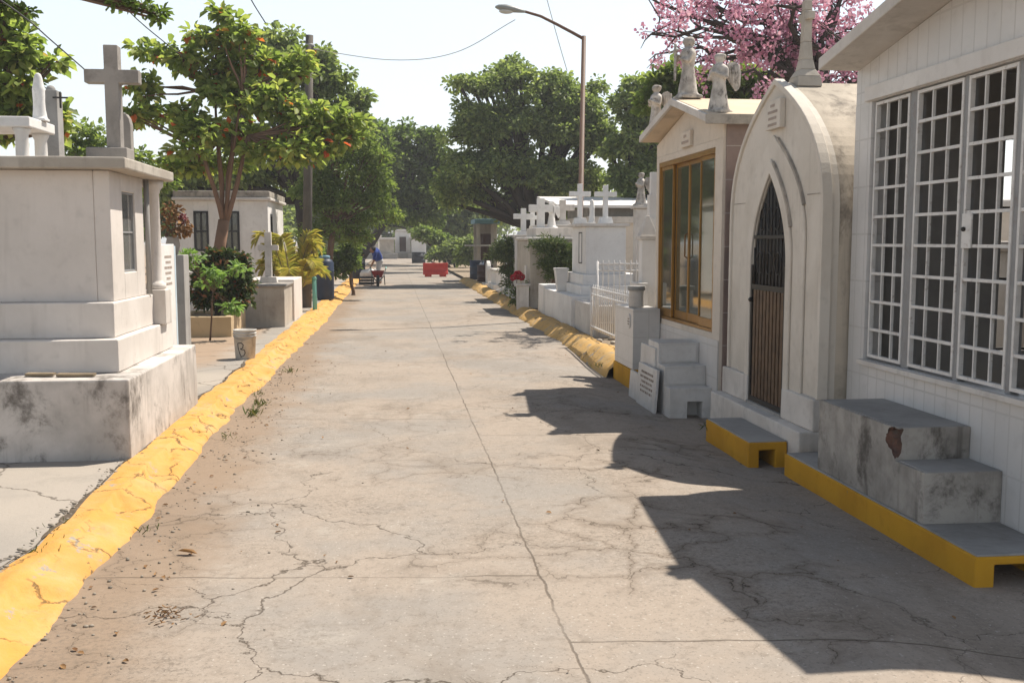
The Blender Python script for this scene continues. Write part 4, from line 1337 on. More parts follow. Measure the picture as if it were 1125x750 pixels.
put_statue('virgin_statue', 'small white statue of a veiled woman between the two crosses', 'statue', (at(650, 235, 17.9).x, 17.9, 1.917), 0.44, 'virgin', M['statue_white'], 0)
def urn():
    t = thing('square_vase', 'white tapered square vase on the base of the white mausoleum', 'vase', (3.13, 18.6, 0.66))
    MB().frustum(3.14, 18.6, 0.662, 1.06, 0.075, 0.075, 0.12, 0.12).build('body', M['white'], t, bevel=0.006)
    MB().frustum(3.14, 18.6, 1.0605, 1.1, 0.13, 0.13, 0.13, 0.13).build('rim', M['white'], t, bevel=0.006)
urn()

# ---- beige tomb and the things round it
def beige_tomb():
    t = thing('beige_tomb', 'beige block tomb with rounded white cap half covered by a conifer', 'tomb', (3.6, 23, 0.1))
    MB().box(3.0, 4.3, 22.0, 24.2, 0.0, 1.62).build('block', M['cement_stain'], t, bevel=0.02)
    MB().box(2.96, 4.34, 21.96, 24.24, 1.6205, 1.69).build('cap', M['white2'], t, bevel=0.03)
    MB().box(3.2, 4.1, 22.4, 24.0, 1.6905, 1.9).build('upper_block', M['white2'], t, bevel=0.015)
    s = MB().box(2.985, 2.9995, 22.4, 22.75, 0.5, 1.05).build('plaque', M['marble'], t)
beige_tomb()
def grave_cross(label, u, vtop, vbot, vb2, y, arm_px, w_px, th=0.1, tomb=None, mat='statue_white'):
    p = at(u, vbot, y)
    z0, z1 = p.z, at(u, vtop, y).z
    t = thing('tomb_cross', label, 'cross', (p.x, y, z0), 'white crosses on the tombs right of the road')
    w = w_px * y / FPX
    c = cross_mb(p.x, y, z0 + .1, z1, w, w, arm_px * y / FPX, z0 + (z1 - z0) * 0.7)
    c.build('cross', M[mat], t, bevel=0.008)
    MB().frustum(p.x, y, z0, z0 + .1, w * 1.3, w * 1.1, w * 1.0, w * 0.9).build('foot', M[mat], t, bevel=0.006)
    return t
def small_tomb(label, u0, u1, y0, y1, ztop, mat, group='small tombs right of the road', step=True):
    x0, x1 = at(u0, 265, y0).x, at(u1, 265, y0).x
    t = thing('small_tomb', label, 'tomb', ((x0 + x1) / 2, (y0 + y1) / 2, 0.1), group)
    MB().box(x0, x1, y0, y1, 0.0, ztop - .08).build('body', M[mat], t, bevel=0.015)
    MB().box(x0 - .04, x1 + .04, y0 - .04, y1 + .04, ztop - .0795, ztop).build('cap', M['white2'], t, bevel=0.012)
    if step:
        MB().box(x0 - .1, x1 + .1, y0 - .12, y1 + .1, -0.02, 0.3).build('plinth', M[mat], t, bevel=0.012)
    return t
def zt(v, y): return at(580, v, y).z
grave_cross('largest white cross rising from the beige tomb left end', 594, 218, 254.5, 0, 23.2, 13, 8)
z = zt(258, 26); small_tomb('narrow white tomb carrying two crosses behind the hanging conifer', 566, 592, 26, 28.2, z, 'white')
grave_cross('small white cross at the left end of the row of crosses', 575, 229, 258, 0, 26.6, 11, 5.5)
grave_cross('thin white cross just right of the leftmost cross', 585, 231, 257.6, 0, 27.4, 8, 4.5)
z = zt(247, 25.5); small_tomb('tall white tomb behind the beige tomb with a grey cross on top', 596, 640, 25.0, 27.2, z, 'white2')
grave_cross('greyish white cross on the tall tomb behind the beige tomb', 618, 220, 247, 0, 25.6, 13, 6.5, mat='white2')
put_statue('praying_statue', 'white praying angel figure between the crosses on the beige tomb', 'statue', (at(606, 255, 23.3).x, 23.3, 1.90), 0.66, 'angel', M['statue_white'], R(-30))
small_tomb('low white tomb stone with stepped front by the right kerb', 545, 556, 30, 31.6, 0.75, 'white')
def rounded_stone(label, x, y, h, w):
    t = thing('headstone', label, 'headstone', (x, y, 0.1), 'low white headstones by the right kerb')
    out = [(y - w, 0.08), (y - w, h - w)] + [(y - w * math.cos(a), h - w + w * math.sin(a)) for a in np.linspace(0.2, math.pi - 0.2, 9)] + [(y + w, h - w), (y + w, 0.08)]
    MB().prism(out, 'x', x, x + .12).build('stone', M['white'], t, bevel=0.01)
    MB().box(x - .12, x + .3, y - w - .12, y + w + .12, 0.0, 0.2).build('kerbstone', M['white2'], t, bevel=0.01)
rounded_stone('low rounded white headstone at the far end of the right kerb', 3.08, 33.2, 0.95, 0.35)
rounded_stone('shorter rounded white headstone before the hanging conifer', 3.08, 28.6, 0.7, 0.3)

tree('conifer_bush', 'dense dark conifer draped over the beige tomb', 'bush', (3.25, 21.7, 0.1),
     plobes([(610, 275, 20, 13), (618, 300, 15, 18), (602, 268, 13, 8), (624, 285, 10, 16), (607, 292, 9, 14)], 21.7), 190, 46, 0.13, 0.075, 0.02, M['lf_conifer'], M['bark'], 0.05, at(612, 300, 21.7), upbias=0.2, twigs=20)
tree('conifer_bush', 'broad conifer bush leaning over the right kerb beyond the beige tomb', 'bush', at(565, 322, 26.5),
     plobes([(560, 275, 17, 12), (548, 282, 12, 9), (572, 292, 10, 20), (562, 300, 9, 14), (553, 268, 8, 6)], 26.5), 190, 46, 0.15, 0.085, 0.022, M['lf_conifer'], M['bark'], 0.05, at(566, 300, 26.5), upbias=0.2, twigs=20)
def rose_bush():
    c = at(568, 330, 22.2)
    t = thing('rose_bush', 'rose bush with red blooms in front of the beige tomb', 'plant', (c.x, 22.2, 0.1))
    st = MB()
    for u, v in ((568, 304), (562, 308), (574, 312), (583, 305), (588, 318), (578, 322)):
        st.tube(wob_path((c.x + random.uniform(-.05, .1), 22.2, 0.1), at(u, v, 22.1), 4, 0.03), 0.008, 5)
    st.build('stem', M['bark'], t)
    P, D, N, l_, w_, _ = fill_lobes(plobes([(565, 322, 8, 9), (578, 318, 8, 12), (586, 312, 6, 9), (572, 330, 12, 5)], 22.2), 60, 10, .09, .07, .045)
    leaves('foliage', P, D, N, l_, w_, M['lf_mid'], t)
    for u, v, s in ((569, 302, 1.1), (564, 305, .8), (573, 304, .9)):
        q = np.array(at(u, v, 22.1))
        n = 60
        d = unit(n)
        leaves('bloom', q + d * 0.03 * s, d + unit(n) * .4, d + unit(n) * .5, .07 * s, .07 * s, M['lf_rose'], t)
rose_bush()
def white_planter():
    t = thing('white_planter', 'plain white planter block beneath the red roses', 'planter', (3.0, 22.0, 0.1))
    p = at(571, 312, 21.8)
    MB().box(p.x - .06, p.x + .2, 21.75, 21.95, 0.08, 0.62).build('block', M['white2'], t, bevel=0.012)
    MB().box(p.x - .09, p.x + .23, 21.72, 21.98, 0.6205, 0.67).build('rim', M['white2'], t, bevel=0.012)
white_planter()

# ---- flat roofed white house behind the crosses
def white_house():
    t = thing('flat_roofed_vault', 'long pale vault with sloping white roof and dark doorway behind the two crosses', 'vault', (6, 27, 0.1))
    Y = 30.0
    x0, x1 = at(612, 265, Y).x, at(760, 265, Y).x
    xd0, xd1 = at(698, 265, Y).x, at(711, 265, Y).x
    w = MB()
    holed_wall_y(w, Y, Y + .2, x0 + 1.0, x1, 0, 2.15, [(xd0, xd1, 0, 1.85)])
    w.box(x0 + 1.0, x0 + 1.2, Y + .201, Y + 4, 0, 2.15).box(x0 + 1.2, x1, Y + 3.8, Y + 4, 0, 2.15)
    w.build('wall', M['cream'], t, bevel=0.01)
    MB().box(xd0, xd1, Y + .1, Y + .15, 0, 1.85).build('door', M['black'], t)
    MB().box(x0 + .9, x1, Y - .12, Y + 4.1, 2.1505, 2.35).build('cornice', M['white2'], t, bevel=0.02)
    r = MB()
    xr0, xr1 = x0, x1
    r.add([(xr0, Y - .3, 2.6), (xr1, Y - .3, 2.6), (xr1, Y + 4.3, 3.05), (xr0, Y + 4.3, 3.05), (xr0, Y - .3, 2.68), (xr1, Y - .3, 2.68), (xr1, Y + 4.3, 3.13), (xr0, Y + 4.3, 3.13)],
          [(0, 3, 2, 1), (4, 5, 6, 7), (0, 1, 5, 4), (1, 2, 6, 5), (2, 3, 7, 6), (3, 0, 4, 7)])
    r.build('roof', M['white'], t)
    MB().box(x0 + 1.0, x1 - .1, Y + .3, Y + 3.9, 2.3505, 2.63).build('roof_bearer', M['cement'], t)
white_house()
put_statue('distant_angel', 'small grey angel statue on a post left of the pyramid capped column', 'statue', (at(704, 222, 16).x, 16.0, at(704, 226, 16).z), 0.55, 'angel', M['statue'], R(10))
def statue_post():
    p = at(704, 226, 16)
    t = thing('statue_post', 'slim white post carrying the small grey angel', 'post', (p.x, 16, 0.1))
    MB().box(p.x - .1, p.x + .1, 15.9, 16.1, 0, p.z - .05).build('shaft', M['white2'], t, bevel=0.01)
    MB().box(p.x - .14, p.x + .14, 15.86, 16.14, p.z - .0495, p.z).build('cap', M['white2'], t, bevel=0.01)
statue_post()
# ---- tombs in the yard behind the right hand row
for i, (lab, x, y, w, d, h, m) in enumerate((
        ('plain white tomb box behind the vaulted chapel', 6.9, 9.2, 2.2, 1.6, 1.5, 'white'),
        ('taller cream tomb box behind the gabled tomb', 6.6, 12.5, 2.2, 2.2, 2.0, 'cream'))):
    t = thing('yard_tomb', lab, 'tomb', (x, y, 0), 'tombs in the yard behind the chapels')
    MB().box(x - w / 2, x + w / 2, y - d / 2, y + d / 2, -.1, h).build('body', M[m], t, bevel=0.02)
    MB().box(x - w / 2 - .08, x + w / 2 + .08, y - d / 2 - .08, y + d / 2 + .08, h + .0005, h + .1).build('cap', M['white2'], t, bevel=0.02)

# ---- street lamp
def street_lamp():
    t = thing('street_lamp', 'tall brown street lamp with a curved arm reaching over the road', 'street lamp', (3.86, 20.3, 0.1))
    B = Vector((3.80, 20.3, 0.05))
    top = at(641.5, 42, 20.3)
    MB().tube([B, B.lerp(top, 0.35), B.lerp(top, 0.3505), top + Vector((0, 0, .04))], [0.075, 0.07, 0.055, 0.045], 12).build('pole', M['polerust'], t)
    tip = at(577, 13, 20.1)
    pts = [top + Vector((0.0, 0, -.02))]
    q = [at(629, 36, 20.3), at(612, 27, 20.25), at(594, 18, 20.2), tip, at(566, 10, 20.1)]
    MB().tube(pts + q, [0.034, 0.034, 0.032, 0.03, 0.028, 0.028], 10).build('arm', M['polerust'], t)
    a, b = at(577, 13.5, 20.1), at(544, 8, 20.1)
    d = (b - a)
    hd = MB()
    secs = [(0.0, .035, .03), (0.12, .06, .05), (0.35, .1, .075), (0.65, .125, .085), (0.9, .09, .06), (1.0, .03, .02)]
    vs, n = [], 14
    dn = d.normalized(); sd = Vector((0, 1, 0)); up = dn.cross(sd); 
    if up.z < 0: up = -up
    for tt, w_, h_ in secs:
        for k in range(n):
            an = 2 * math.pi * k / n
            s_ = math.sin(an)
            vs.append(a + d * tt + sd * w_ * math.cos(an) + up * (h_ * s_ if s_ > 0 else h_ * 0.55 * s_))
    fs = [(i * n + k, i * n + (k + 1) % n, (i + 1) * n + (k + 1) % n, (i + 1) * n + k) for i in range(len(secs) - 1) for k in range(n)]
    fs += [tuple(range(n))[::-1], tuple(range((len(secs) - 1) * n, len(secs) * n))]
    ho = hd.add(vs, fs, True).build('lamp_head', M['lamphead'], t)
    c = a + d * 0.62 - up * 0.045
    MB().ball(c, (.15, .09, .05), 12, 8).build('lens', M['lens'], ho)
    MB().tube([B + Vector((0, 0, 0)), B + Vector((0, 0, .06))], .14, 12).build('base_plate', M['polerust'], t)
street_lamp()

# ---- overhead cables
def cable(label, pts, r, mat='cable', sag=0.0):
    P_ = []
    V_ = [Vector(q) for q in pts]
    V_ = [V_[0] * 2 - V_[1]] + V_ + [V_[-1] * 2 - V_[-2]]
    for i in range(1, len(V_) - 2):
        a, b, c, d = V_[i - 1:i + 3]
        for k in range(10):
            u = k / 10
            P_.append(0.5 * ((2 * b) + (c - a) * u + (2 * a - 5 * b + 4 * c - d) * u * u + (3 * b - a - 3 * c + d) * u ** 3))
    P_.append(Vector(pts[-1]))
    o = MB().tube(P_, r, 5).build('overhead_cable', M[mat], None, loc=pts[0])
    tag(o, label, 'cable', 'overhead cables')
cable('pale cable sagging from the utility pole to the street lamp head', [at(341, 54, 22.9), at(430, 66, 22), at(500, 58, 21), at(566, 22, 20.1)], 0.008, 'palecable')
cable('thin cable rising steeply above the big tree right of the lamp head', [at(623, 78, 30), at(612, 40, 30), at(590, -40, 30)], 0.012, 'palecable')
cable('dark cable slanting down to the grey stone cross', [at(-60, -40, 8.0), at(20, 14, 8.15), at(58, 46, 8.22), at(97, 80, 8.27)], 0.0055)
cable('dark cable slanting down into the almond tree crown', [at(100, -40, 14), at(133, 3, 15), at(158, 28, 16), at(200, 62, 17.5)], 0.009)
cable('short dark cable running into the top of the almond tree', [at(262, -30, 17), at(276, 0, 17.5), at(292, 26, 18)], 0.01)

# ---- booth, bins, barrier
def booth():
    t = thing('guard_booth', 'narrow open booth with pale blue roof under the big dark tree', 'booth', (3.8, 40.5, 0.1))
    Y = 40.0
    x0, x1 = at(524, 265, Y).x, at(546, 265, Y).x
    MB().box(x0, x0 + .12, Y, Y + .12, 0, 2.3).box(x1 - .14, x1, Y, Y + .14, 0, 2.3).box(x0, x1, Y + 1.6, Y + 1.72, 0, 2.3).box(x1 - .1, x1, Y + .14, Y + 1.6, 0, 2.3).build('wall', M['cement_stain'], t, bevel=.01)  # darker cement chosen to stand in for shade under the tree
    MB().box(x0 - .1, x1 + .1, Y - .2, Y + 1.9, 2.3, 2.48).build('roof', M['blue_roof'], t, bevel=.02)
    MB().box(x0 - .5, x0 + .5, Y - .5, Y - .02, 1.4, 1.46).build('awning', M['white2'], t, bevel=.01)
    MB().box(x0 + .2, x1 - .2, Y + .5, Y + .6, 0, 1.9).build('door', M['bin_brown'], t)
booth()
def drum(label, u, v0, v1, y, r, mat):
    b = at(u, v1, y); z1 = at(u, v0, y).z
    t = thing('waste_drum', label, 'drum', (b.x, y, b.z), 'waste drums along the road')
    h = z1 - b.z
    prof = [(r * .96, 0), (r, .02), (r, h * .33), (r * 1.04, h * .35), (r, h * .37), (r, h * .64), (r * 1.04, h * .66), (r, h * .68), (r, h * .97)]
    MB().lathe(prof, (b.x, y, b.z), 20).build('drum_body', M[mat], t)
    MB().lathe([(r * 1.05, h * .97), (r * 1.05, h), (r * .93, h)], (b.x, y, b.z), 20).build('rim', M[mat], t)
drum('brown waste drum in front of the blue roofed booth', 533, 291, 312, 37, .3, 'bin_brown')
drum('dark blue waste drum left of the brown drum', 524, 286, 309, 39, .28, 'bin_blue')
drum('black waste drum at the far end of the left kerb', 394, 284, 306, 37.5, .25, 'bin_dark')
drum('dark waste drum standing on the road far behind the red barrier', 460, 277, 290, 74, .5, 'bin_dark')
def barrier():
    t = thing('road_barrier', 'red plastic road barrier standing across the far road', 'barrier', (1.88, 45.2, 0))
    o = [(45.0, 0.1), (45.4, 0.1), (45.36, 0.2), (45.28, 0.32), (45.27, 0.62), (45.13, 0.62), (45.12, 0.32), (45.04, 0.2)]
    MB().prism(o, 'x', 1.32, 2.44).build('body', M['red'], t, bevel=.02)
    MB().box(1.4, 1.7, 45.03, 45.37, 0, 0.098).box(2.06, 2.36, 45.03, 45.37, 0, 0.098).build('feet', M['red'], t, bevel=.01)
barrier()

# ================================================================== LEFT SIDE
def grey_mausoleum():
    t = thing('grey_mausoleum', 'large tan rendered mausoleum on a stained base beside the yellow kerb', 'mausoleum', (-3.4, 8.2, 0.1))
    XL = -5.6
    MB().box(XL, -1.815, 7.04, 9.4, 0.05, 0.655).build('base', M['base_stain'], t, bevel=0.012, rough=0.006)
    MB().box(XL + .1, -1.975, 7.42, 9.2, 0.655, 0.895).build('lower_tier', M['tan_side'], t, bevel=0.01, rough=0.003)
    MB().box(XL + .15, -2.03, 7.55, 8.74, 0.895, 1.155).build('upper_tier', M['tan_side'], t, bevel=0.01, rough=0.003)
    st = MB()
    for k in range(3):
        st.box(XL + .15, -2.03, 8.74 + .0005, 8.90 - k * .05, 0.895 + k * .085 + .0005, 0.895 + (k + 1) * .085)
    st.build('porch_steps', M['tan_side'], t, bevel=0.006)
    w = MB()
    holed_wall_x(w, -2.17, -2.055, 7.65, 8.62, 1.155, 2.115, [(7.98, 8.36, 1.36, 1.98)])
    w.box(XL + .2, -2.1705, 7.65, 7.77, 1.155, 2.115).box(XL + .2, -2.1705, 8.50, 8.62, 1.155, 2.115).box(XL + .2, XL + .3, 7.7705, 8.4995, 1.155, 2.115)
    w.build('wall', M['tan'], t, bevel=0.008)
    window_y(t, -2.075, 7.98, 8.36, 1.36, 1.98, M['iron_grey'], M['glass_grey'], 0.016, 0.03, 1, 2, face=1)
    MB().tube([(-2.035, 8.66, 1.16), (-2.035, 8.66, 2.11)], 0.022, 10).build('downpipe', M['cement'], t)
    MB().box(XL - .1, -1.90, 7.5, 9.1, 2.116, 2.2).build('roof_slab', M['cement_stain'], t, bevel=0.012, rough=0.004)
    for k, x in enumerate((-2.03, -5.0)):
        pd = MB().box(x - .10, x + .10, 8.76, 8.98, 0.8955, 1.19)
        p = pd.build('pedestal', M['tan_side'], t, bevel=0.008)
        prof = [(.075, 1.19), (.085, 1.205), (.085, 1.235), (.062, 1.25), (.056, 1.27), (.05, 2.0), (.058, 2.01), (.058, 2.03), (.085, 2.06), (.09, 2.115)]
        MB().lathe(prof, (x, 8.87, 0), 20).build('column', M['tan_side'], t)
    # cross
    b = MB().box(-2.37, -2.06, 8.2, 8.42, 2.2005, 2.33).build('cross_base', M['greystone'], t, bevel=0.01)
    cross_mb(-2.17, 8.3, 2.3305, 3.12, 0.108, 0.11, 0.205, 2.88, 0.105).build('cross', M['greystone'], t, bevel=0.008, rough=0.002)
    out = [(-2.29, 2.2005), (-2.17, 2.2005), (-2.17, 2.55)] + [(-2.23 + .06 * math.cos(a), 2.55 + .12 * math.sin(a)) for a in np.linspace(0.2, 2.94, 7)] + [(-2.29, 2.55)]
    MB().prism(out, 'y', 8.78, 8.88).build('headstone', M['greystone'], t, bevel=0.01)
grey_mausoleum()
for lab, u0, u1, y, zz in (('thin weathered board lying on the mausoleum ledge nearest the corner', 64, 106, 7.26, 0.662), ('short weathered board lying farther left on the mausoleum ledge', 30, 62, 7.3, 0.664)):
    a, b = at(u0, 412, y), at(u1, 412, y)
    o = MB().add([(a.x, y - .05, zz), (b.x, y - .07, zz), (b.x, y + .0, zz), (a.x, y + .03, zz), (a.x, y - .05, zz + .016), (b.x, y - .07, zz + .016), (b.x, y + .0, zz + .016), (a.x, y + .03, zz + .016)],
                 [(0, 3, 2, 1), (4, 5, 6, 7), (0, 1, 5, 4), (1, 2, 6, 5), (2, 3, 7, 6), (3, 0, 4, 7)]).build('wooden_board', M['board'], None, loc=(a.x, y, zz))
    tag(o, lab, 'board', 'boards on the mausoleum ledge')

def canopy_tomb():
    t = thing('canopy_tomb', 'white canopy tomb with columns seen above the tan mausoleum roof', 'tomb', (-5.6, 12.6, 0.1))
    Y = 12.0
    xr = at(32, 130, Y).x
    MB().box(xr - 3.4, xr - .1, Y + .05, Y + .82, 0, 2.2).build('body', M['white'], t, bevel=.015)
    zt_ = at(50, 131, Y).z
    MB().box(xr - 3.5, xr, Y, Y + .87, zt_ - .09, zt_ + .03).build('canopy', M['white'], t, bevel=.015)
    for x, dy in ((xr - .13, .12), (xr - .13, .74)):
        MB().lathe([(.1, 2.2), (.1, 2.24), (.075, 2.27), (.07, zt_ - .17), (.09, zt_ - .13), (.1, zt_ - .0905)], (x, Y + dy, 0), 16).build('column', M['white'], t)
    for dx in (-3.2, -1.7):
        MB().lathe([(.1, 2.2), (.075, 2.27), (.07, zt_ - .17), (.1, zt_ - .0905)], (xr + dx, Y + .74, 0), 16).build('column', M['white'], t)
    return zt_
zc = canopy_tomb()
put_statue('virgin_statue', 'slender white statue of a robed woman on the canopy tomb edge', 'statue', (at(44, 130, 12.5).x, 12.5, zc + .031), 0.56, 'virgin', M['statue_white'], R(-90))
def grey_pillar():
    p = at(59, 168, 13.5)
    t = thing('grey_pillar', 'tall grey square pillar with a knob and small iron cross', 'pillar', (p.x, 13.5, 0.1))
    zt_ = at(59, 100, 13.5).z
    MB().box(p.x - .115, p.x + .1, 13.4, 13.62, 0, zt_).build('shaft', M['cement'], t, bevel=.012)
    MB().ball((p.x, 13.5, zt_ + .01), .06).build('knob', M['cement'], t)
    q = at(66, 110, 13.35)
    cross_mb(q.x, 13.36, q.z - .1, q.z + .1, .02, .02, .09, q.z + .03).build('iron_cross', M['iron_dark'], t)
grey_pillar()

def blue_slab():
    t = thing('headstone_slab', 'upright white slab with pale blue edge and faded lettering behind the mausoleum', 'headstone', (-2.37, 10.55, 0.1))
    MB().box(-2.42, -2.29, 10.22, 10.86, 0.05, 1.57).build('stone', M['white'], t, bevel=.006)
    MB().box(-2.42, -2.288, 10.8605, 10.92, 0.05, 1.55).build('edge_strip', M['blueslab'], t, bevel=.004)
    script_rows([.7, .5, .75, .6, .4, .7], (-2.29, 10.78, 1.47), (0, -.44, 0), (0, 0, -.055), (1, 0, 0), M['ink_pale'], t, h=.012)
    cross_mb(-2.285, 10.55, 0.95, 1.12, .03, .012, .06, 1.06, axis='y').build('cross_mark', M['ink_pale'], t)
    MB().box(-2.9, -2.4205, 10.05, 11.0, 0.05, 0.5).build('grave_bed', M['white2'], t, bevel=.01)
    MB().box(-2.95, -2.905, 10.15, 10.95, 0.5, 1.5).build('back_frame', M['cement'], t, bevel=.008)
blue_slab()
def dry_flowers():
    y = 11.6
    p = at(190, 270, y)
    t = thing('flower_vase', 'grey pedestal vase of withered stems and dark red flowers behind the white slab', 'vase', (p.x, y, 0.1))
    MB().box(p.x - .14, p.x + .14, y - .14, y + .14, 0.05, p.z - .1).build('pedestal', M['cement'], t, bevel=.01)
    MB().lathe([(.05, p.z - .0995), (.085, p.z), (.065, p.z + .08), (.085, p.z + .1)], (p.x, y, 0), 14).build('vase', M['greystone'], t)
    st = MB()
    for u, v in ((186, 235), (192, 240), (200, 246), (206, 240), (183, 248), (196, 255)):
        st.tube(wob_path((p.x, y, p.z + .08), at(u, v, y), 3, .03), .006, 5)
    st.build('stems', M['bark'], t)
    P, D, N, l_, w_, _ = fill_lobes(plobes([(188, 242, 9, 12), (197, 254, 10, 10)], y), 26, 7, .07, .06, .04)
    leaves('dry_leaves', P, D, N, l_, w_, M['lf_dry'], t)
    P, D, N, l_, w_, _ = fill_lobes(plobes([(203, 240, 4, 4)], y), 7, 7, .04, .035, .03)
    leaves('blooms', P, D, N, l_, w_, M['lf_wilt'], t)
dry_flowers()

# ---- planter, shrub, sapling
def planter():
    t = thing('tan_planter', 'low tan planter box of soil with a dark shrub in it', 'planter', (-3.0, 16.8, 0.1))
    x0, x1, y0, y1 = -3.5, -2.55, 16.05, 17.6
    w = MB()
    w.box(x0, x1, y0, y0 + .12, 0.05, .42).box(x0, x1, y1 - .12, y1, .05, .42).box(x0, x0 + .12, y0 + .1205, y1 - .1205, .05, .42).box(x1 - .12, x1, y0 + .1205, y1 - .1205, .05, .42)
    w.build('wall', M['planter'], t, bevel=.012, rough=.004)
    MB().box(x0 + .1, x1 - .1, y0 + .1, y1 - .1, .06, .36).build('soil', M['soil'], t, rough=.02)
planter()
tree('dark_shrub', 'dense dark shrub with reddish young leaves growing in the tan planter', 'shrub', (-2.95, 16.8, 0.36),
     plobes([(248, 310, 22, 26), (236, 296, 15, 18), (262, 300, 14, 18), (250, 330, 24, 15), (228, 314, 14, 20), (246, 286, 14, 10), (225, 332, 12, 12), (266, 318, 10, 16)], 16.75), 480, 20, .1, .085, .045, M['lf_shrub'], M['bark_dark'], .05, at(248, 318, 16.75), twigs=30)
tree('pale_sapling', 'thin sapling with pale green leaf tufts in front of the tan planter', 'sapling', at(230, 376, 15.5),
     plobes([(214, 288, 9, 6), (205, 281, 7, 5), (238, 312, 14, 8), (262, 338, 10, 6), (232, 298, 8, 6), (258, 296, 9, 4)], 15.5), 16, 8, .08, .1, .045, M['lf_pale'], M['bark'], .014, at(234, 320, 15.5), twigs=8, upbias=.8)

# ---- almond tree
S0 = Vector((-3.1, 18.4, .1))
tree('almond_tree', 'almond tree with russet stems and large leaves some turned red', 'tree', S0,
     plobes([(165, 58, 20, 9), (160, 95, 22, 13), (175, 128, 26, 12, .4), (205, 70, 24, 12), (230, 45, 24, 14), (262, 38, 20, 16), (285, 75, 28, 18, .4), (250, 105, 40, 22), (215, 150, 36, 20, -.3),
             (300, 110, 30, 18), (325, 70, 24, 14, .5), (335, 130, 30, 18), (365, 130, 24, 14, .3), (270, 155, 36, 18, .5), (310, 170, 32, 16, -.4), (345, 165, 24, 14), (195, 190, 26, 14, .3), (240, 185, 30, 12, .6), (380, 150, 14, 10, .3), (240, 18, 12, 8), (190, 65, 14, 8, .5), (150, 130, 14, 7)], 18.4),
     620, 12, .14, .165, .1, M['lf_almond'], M['bark_red'], .1, None,
     lk=.55, stems=[(S0, at(246, 242, 18.4), .12, .1), (at(246, 248, 18.4), at(222, 165, 18.2), .05, .03), (at(246, 248, 18.4), at(240, 150, 18.5), .045, .028), (at(246, 246, 18.4), at(256, 140, 18.6), .045, .028),
            (at(247, 250, 18.4), at(272, 150, 18.3), .05, .03), (at(246, 246, 18.4), at(236, 100, 18.7), .035, .02), (at(247, 246, 18.4), at(266, 100, 18.2), .035, .02)], twigs=140, upbias=.9)

# ---- concrete grave with white cross, bucket
def concrete_grave():
    t = thing('concrete_grave', 'streaked grey concrete grave box with a pale cross beside the left kerb', 'grave', (-2.25, 19, 0.1))
    MB().box(-2.7, -1.91, 17.83, 19.15, .05, .80).build('box', M['cement_stain'], t, bevel=.012, rough=.004)
    MB().box(-2.73, -1.88, 17.79, 19.17, .8005, .84).build('lid', M['greystone'], t, bevel=.01, rough=.004)
    MB().box(-2.75, -1.87, 19.175, 20.8, .05, .88).build('rear_box', M['tan_side'], t, bevel=.012)
    x, y = -2.28, 18.75
    c = cross_mb(x, y, .95, 1.77, .12, .1, .185, 1.48, .1)
    c.frustum(x, y, .841, .95, .16, .1, .14, .09)
    c.build('cross', M['white2'], t, bevel=.006)
concrete_grave()
def bucket():
    cx, cy, z0, h = -1.9, 13.0, .104, .375
    t = thing('plastic_bucket', 'dirty white plastic bucket with a black painted mark on the left kerb', 'bucket', (cx, cy, z0))
    prof = [(.118, 0), (.122, .006), (.138, h - .09), (.146, h - .088), (.146, h - .075), (.139, h - .073), (.14, h - .055), (.148, h - .053), (.148, h - .04), (.141, h - .038), (.142, h - .015), (.15, h - .012), (.15, h), (.138, h), (.112, .03), (.01, .028)]
    MB().lathe(prof, (cx, cy, z0), 32).build('shell', M['bucket'], t)
    def sp(u, v):
        r = .122 + (.138 - .122) * (v / (h - .09)) + .0015
        a = -math.pi / 2 - 0.18 + u / r
        return (cx + r * math.cos(a), cy + r * math.sin(a), z0 + v)
    m = MB()
    m.tube([sp(-.055, .21), sp(-.05, .15), sp(-.03, .08), sp(-.012, .04)], .005, 5)
    m.tube([sp(-.05, .21), sp(-.005, .215), sp(.022, .19), sp(.012, .15), sp(-.02, .135)], .005, 5)
    m.tube([sp(-.02, .135), sp(.03, .125), sp(.042, .09), sp(.022, .05), sp(-.02, .035)], .005, 5)
    m.build('painted_mark', M['black'], t)
    MB().tube([(cx + .149 * math.cos(a), cy + .149 * math.sin(a), z0 + h - .05 - .07 * math.sin(max(0, a - 3.3) * 1.15)) for a in np.linspace(3.3, 6.0, 14)], .003, 5).build('handle', M['iron_grey'], t)
bucket()

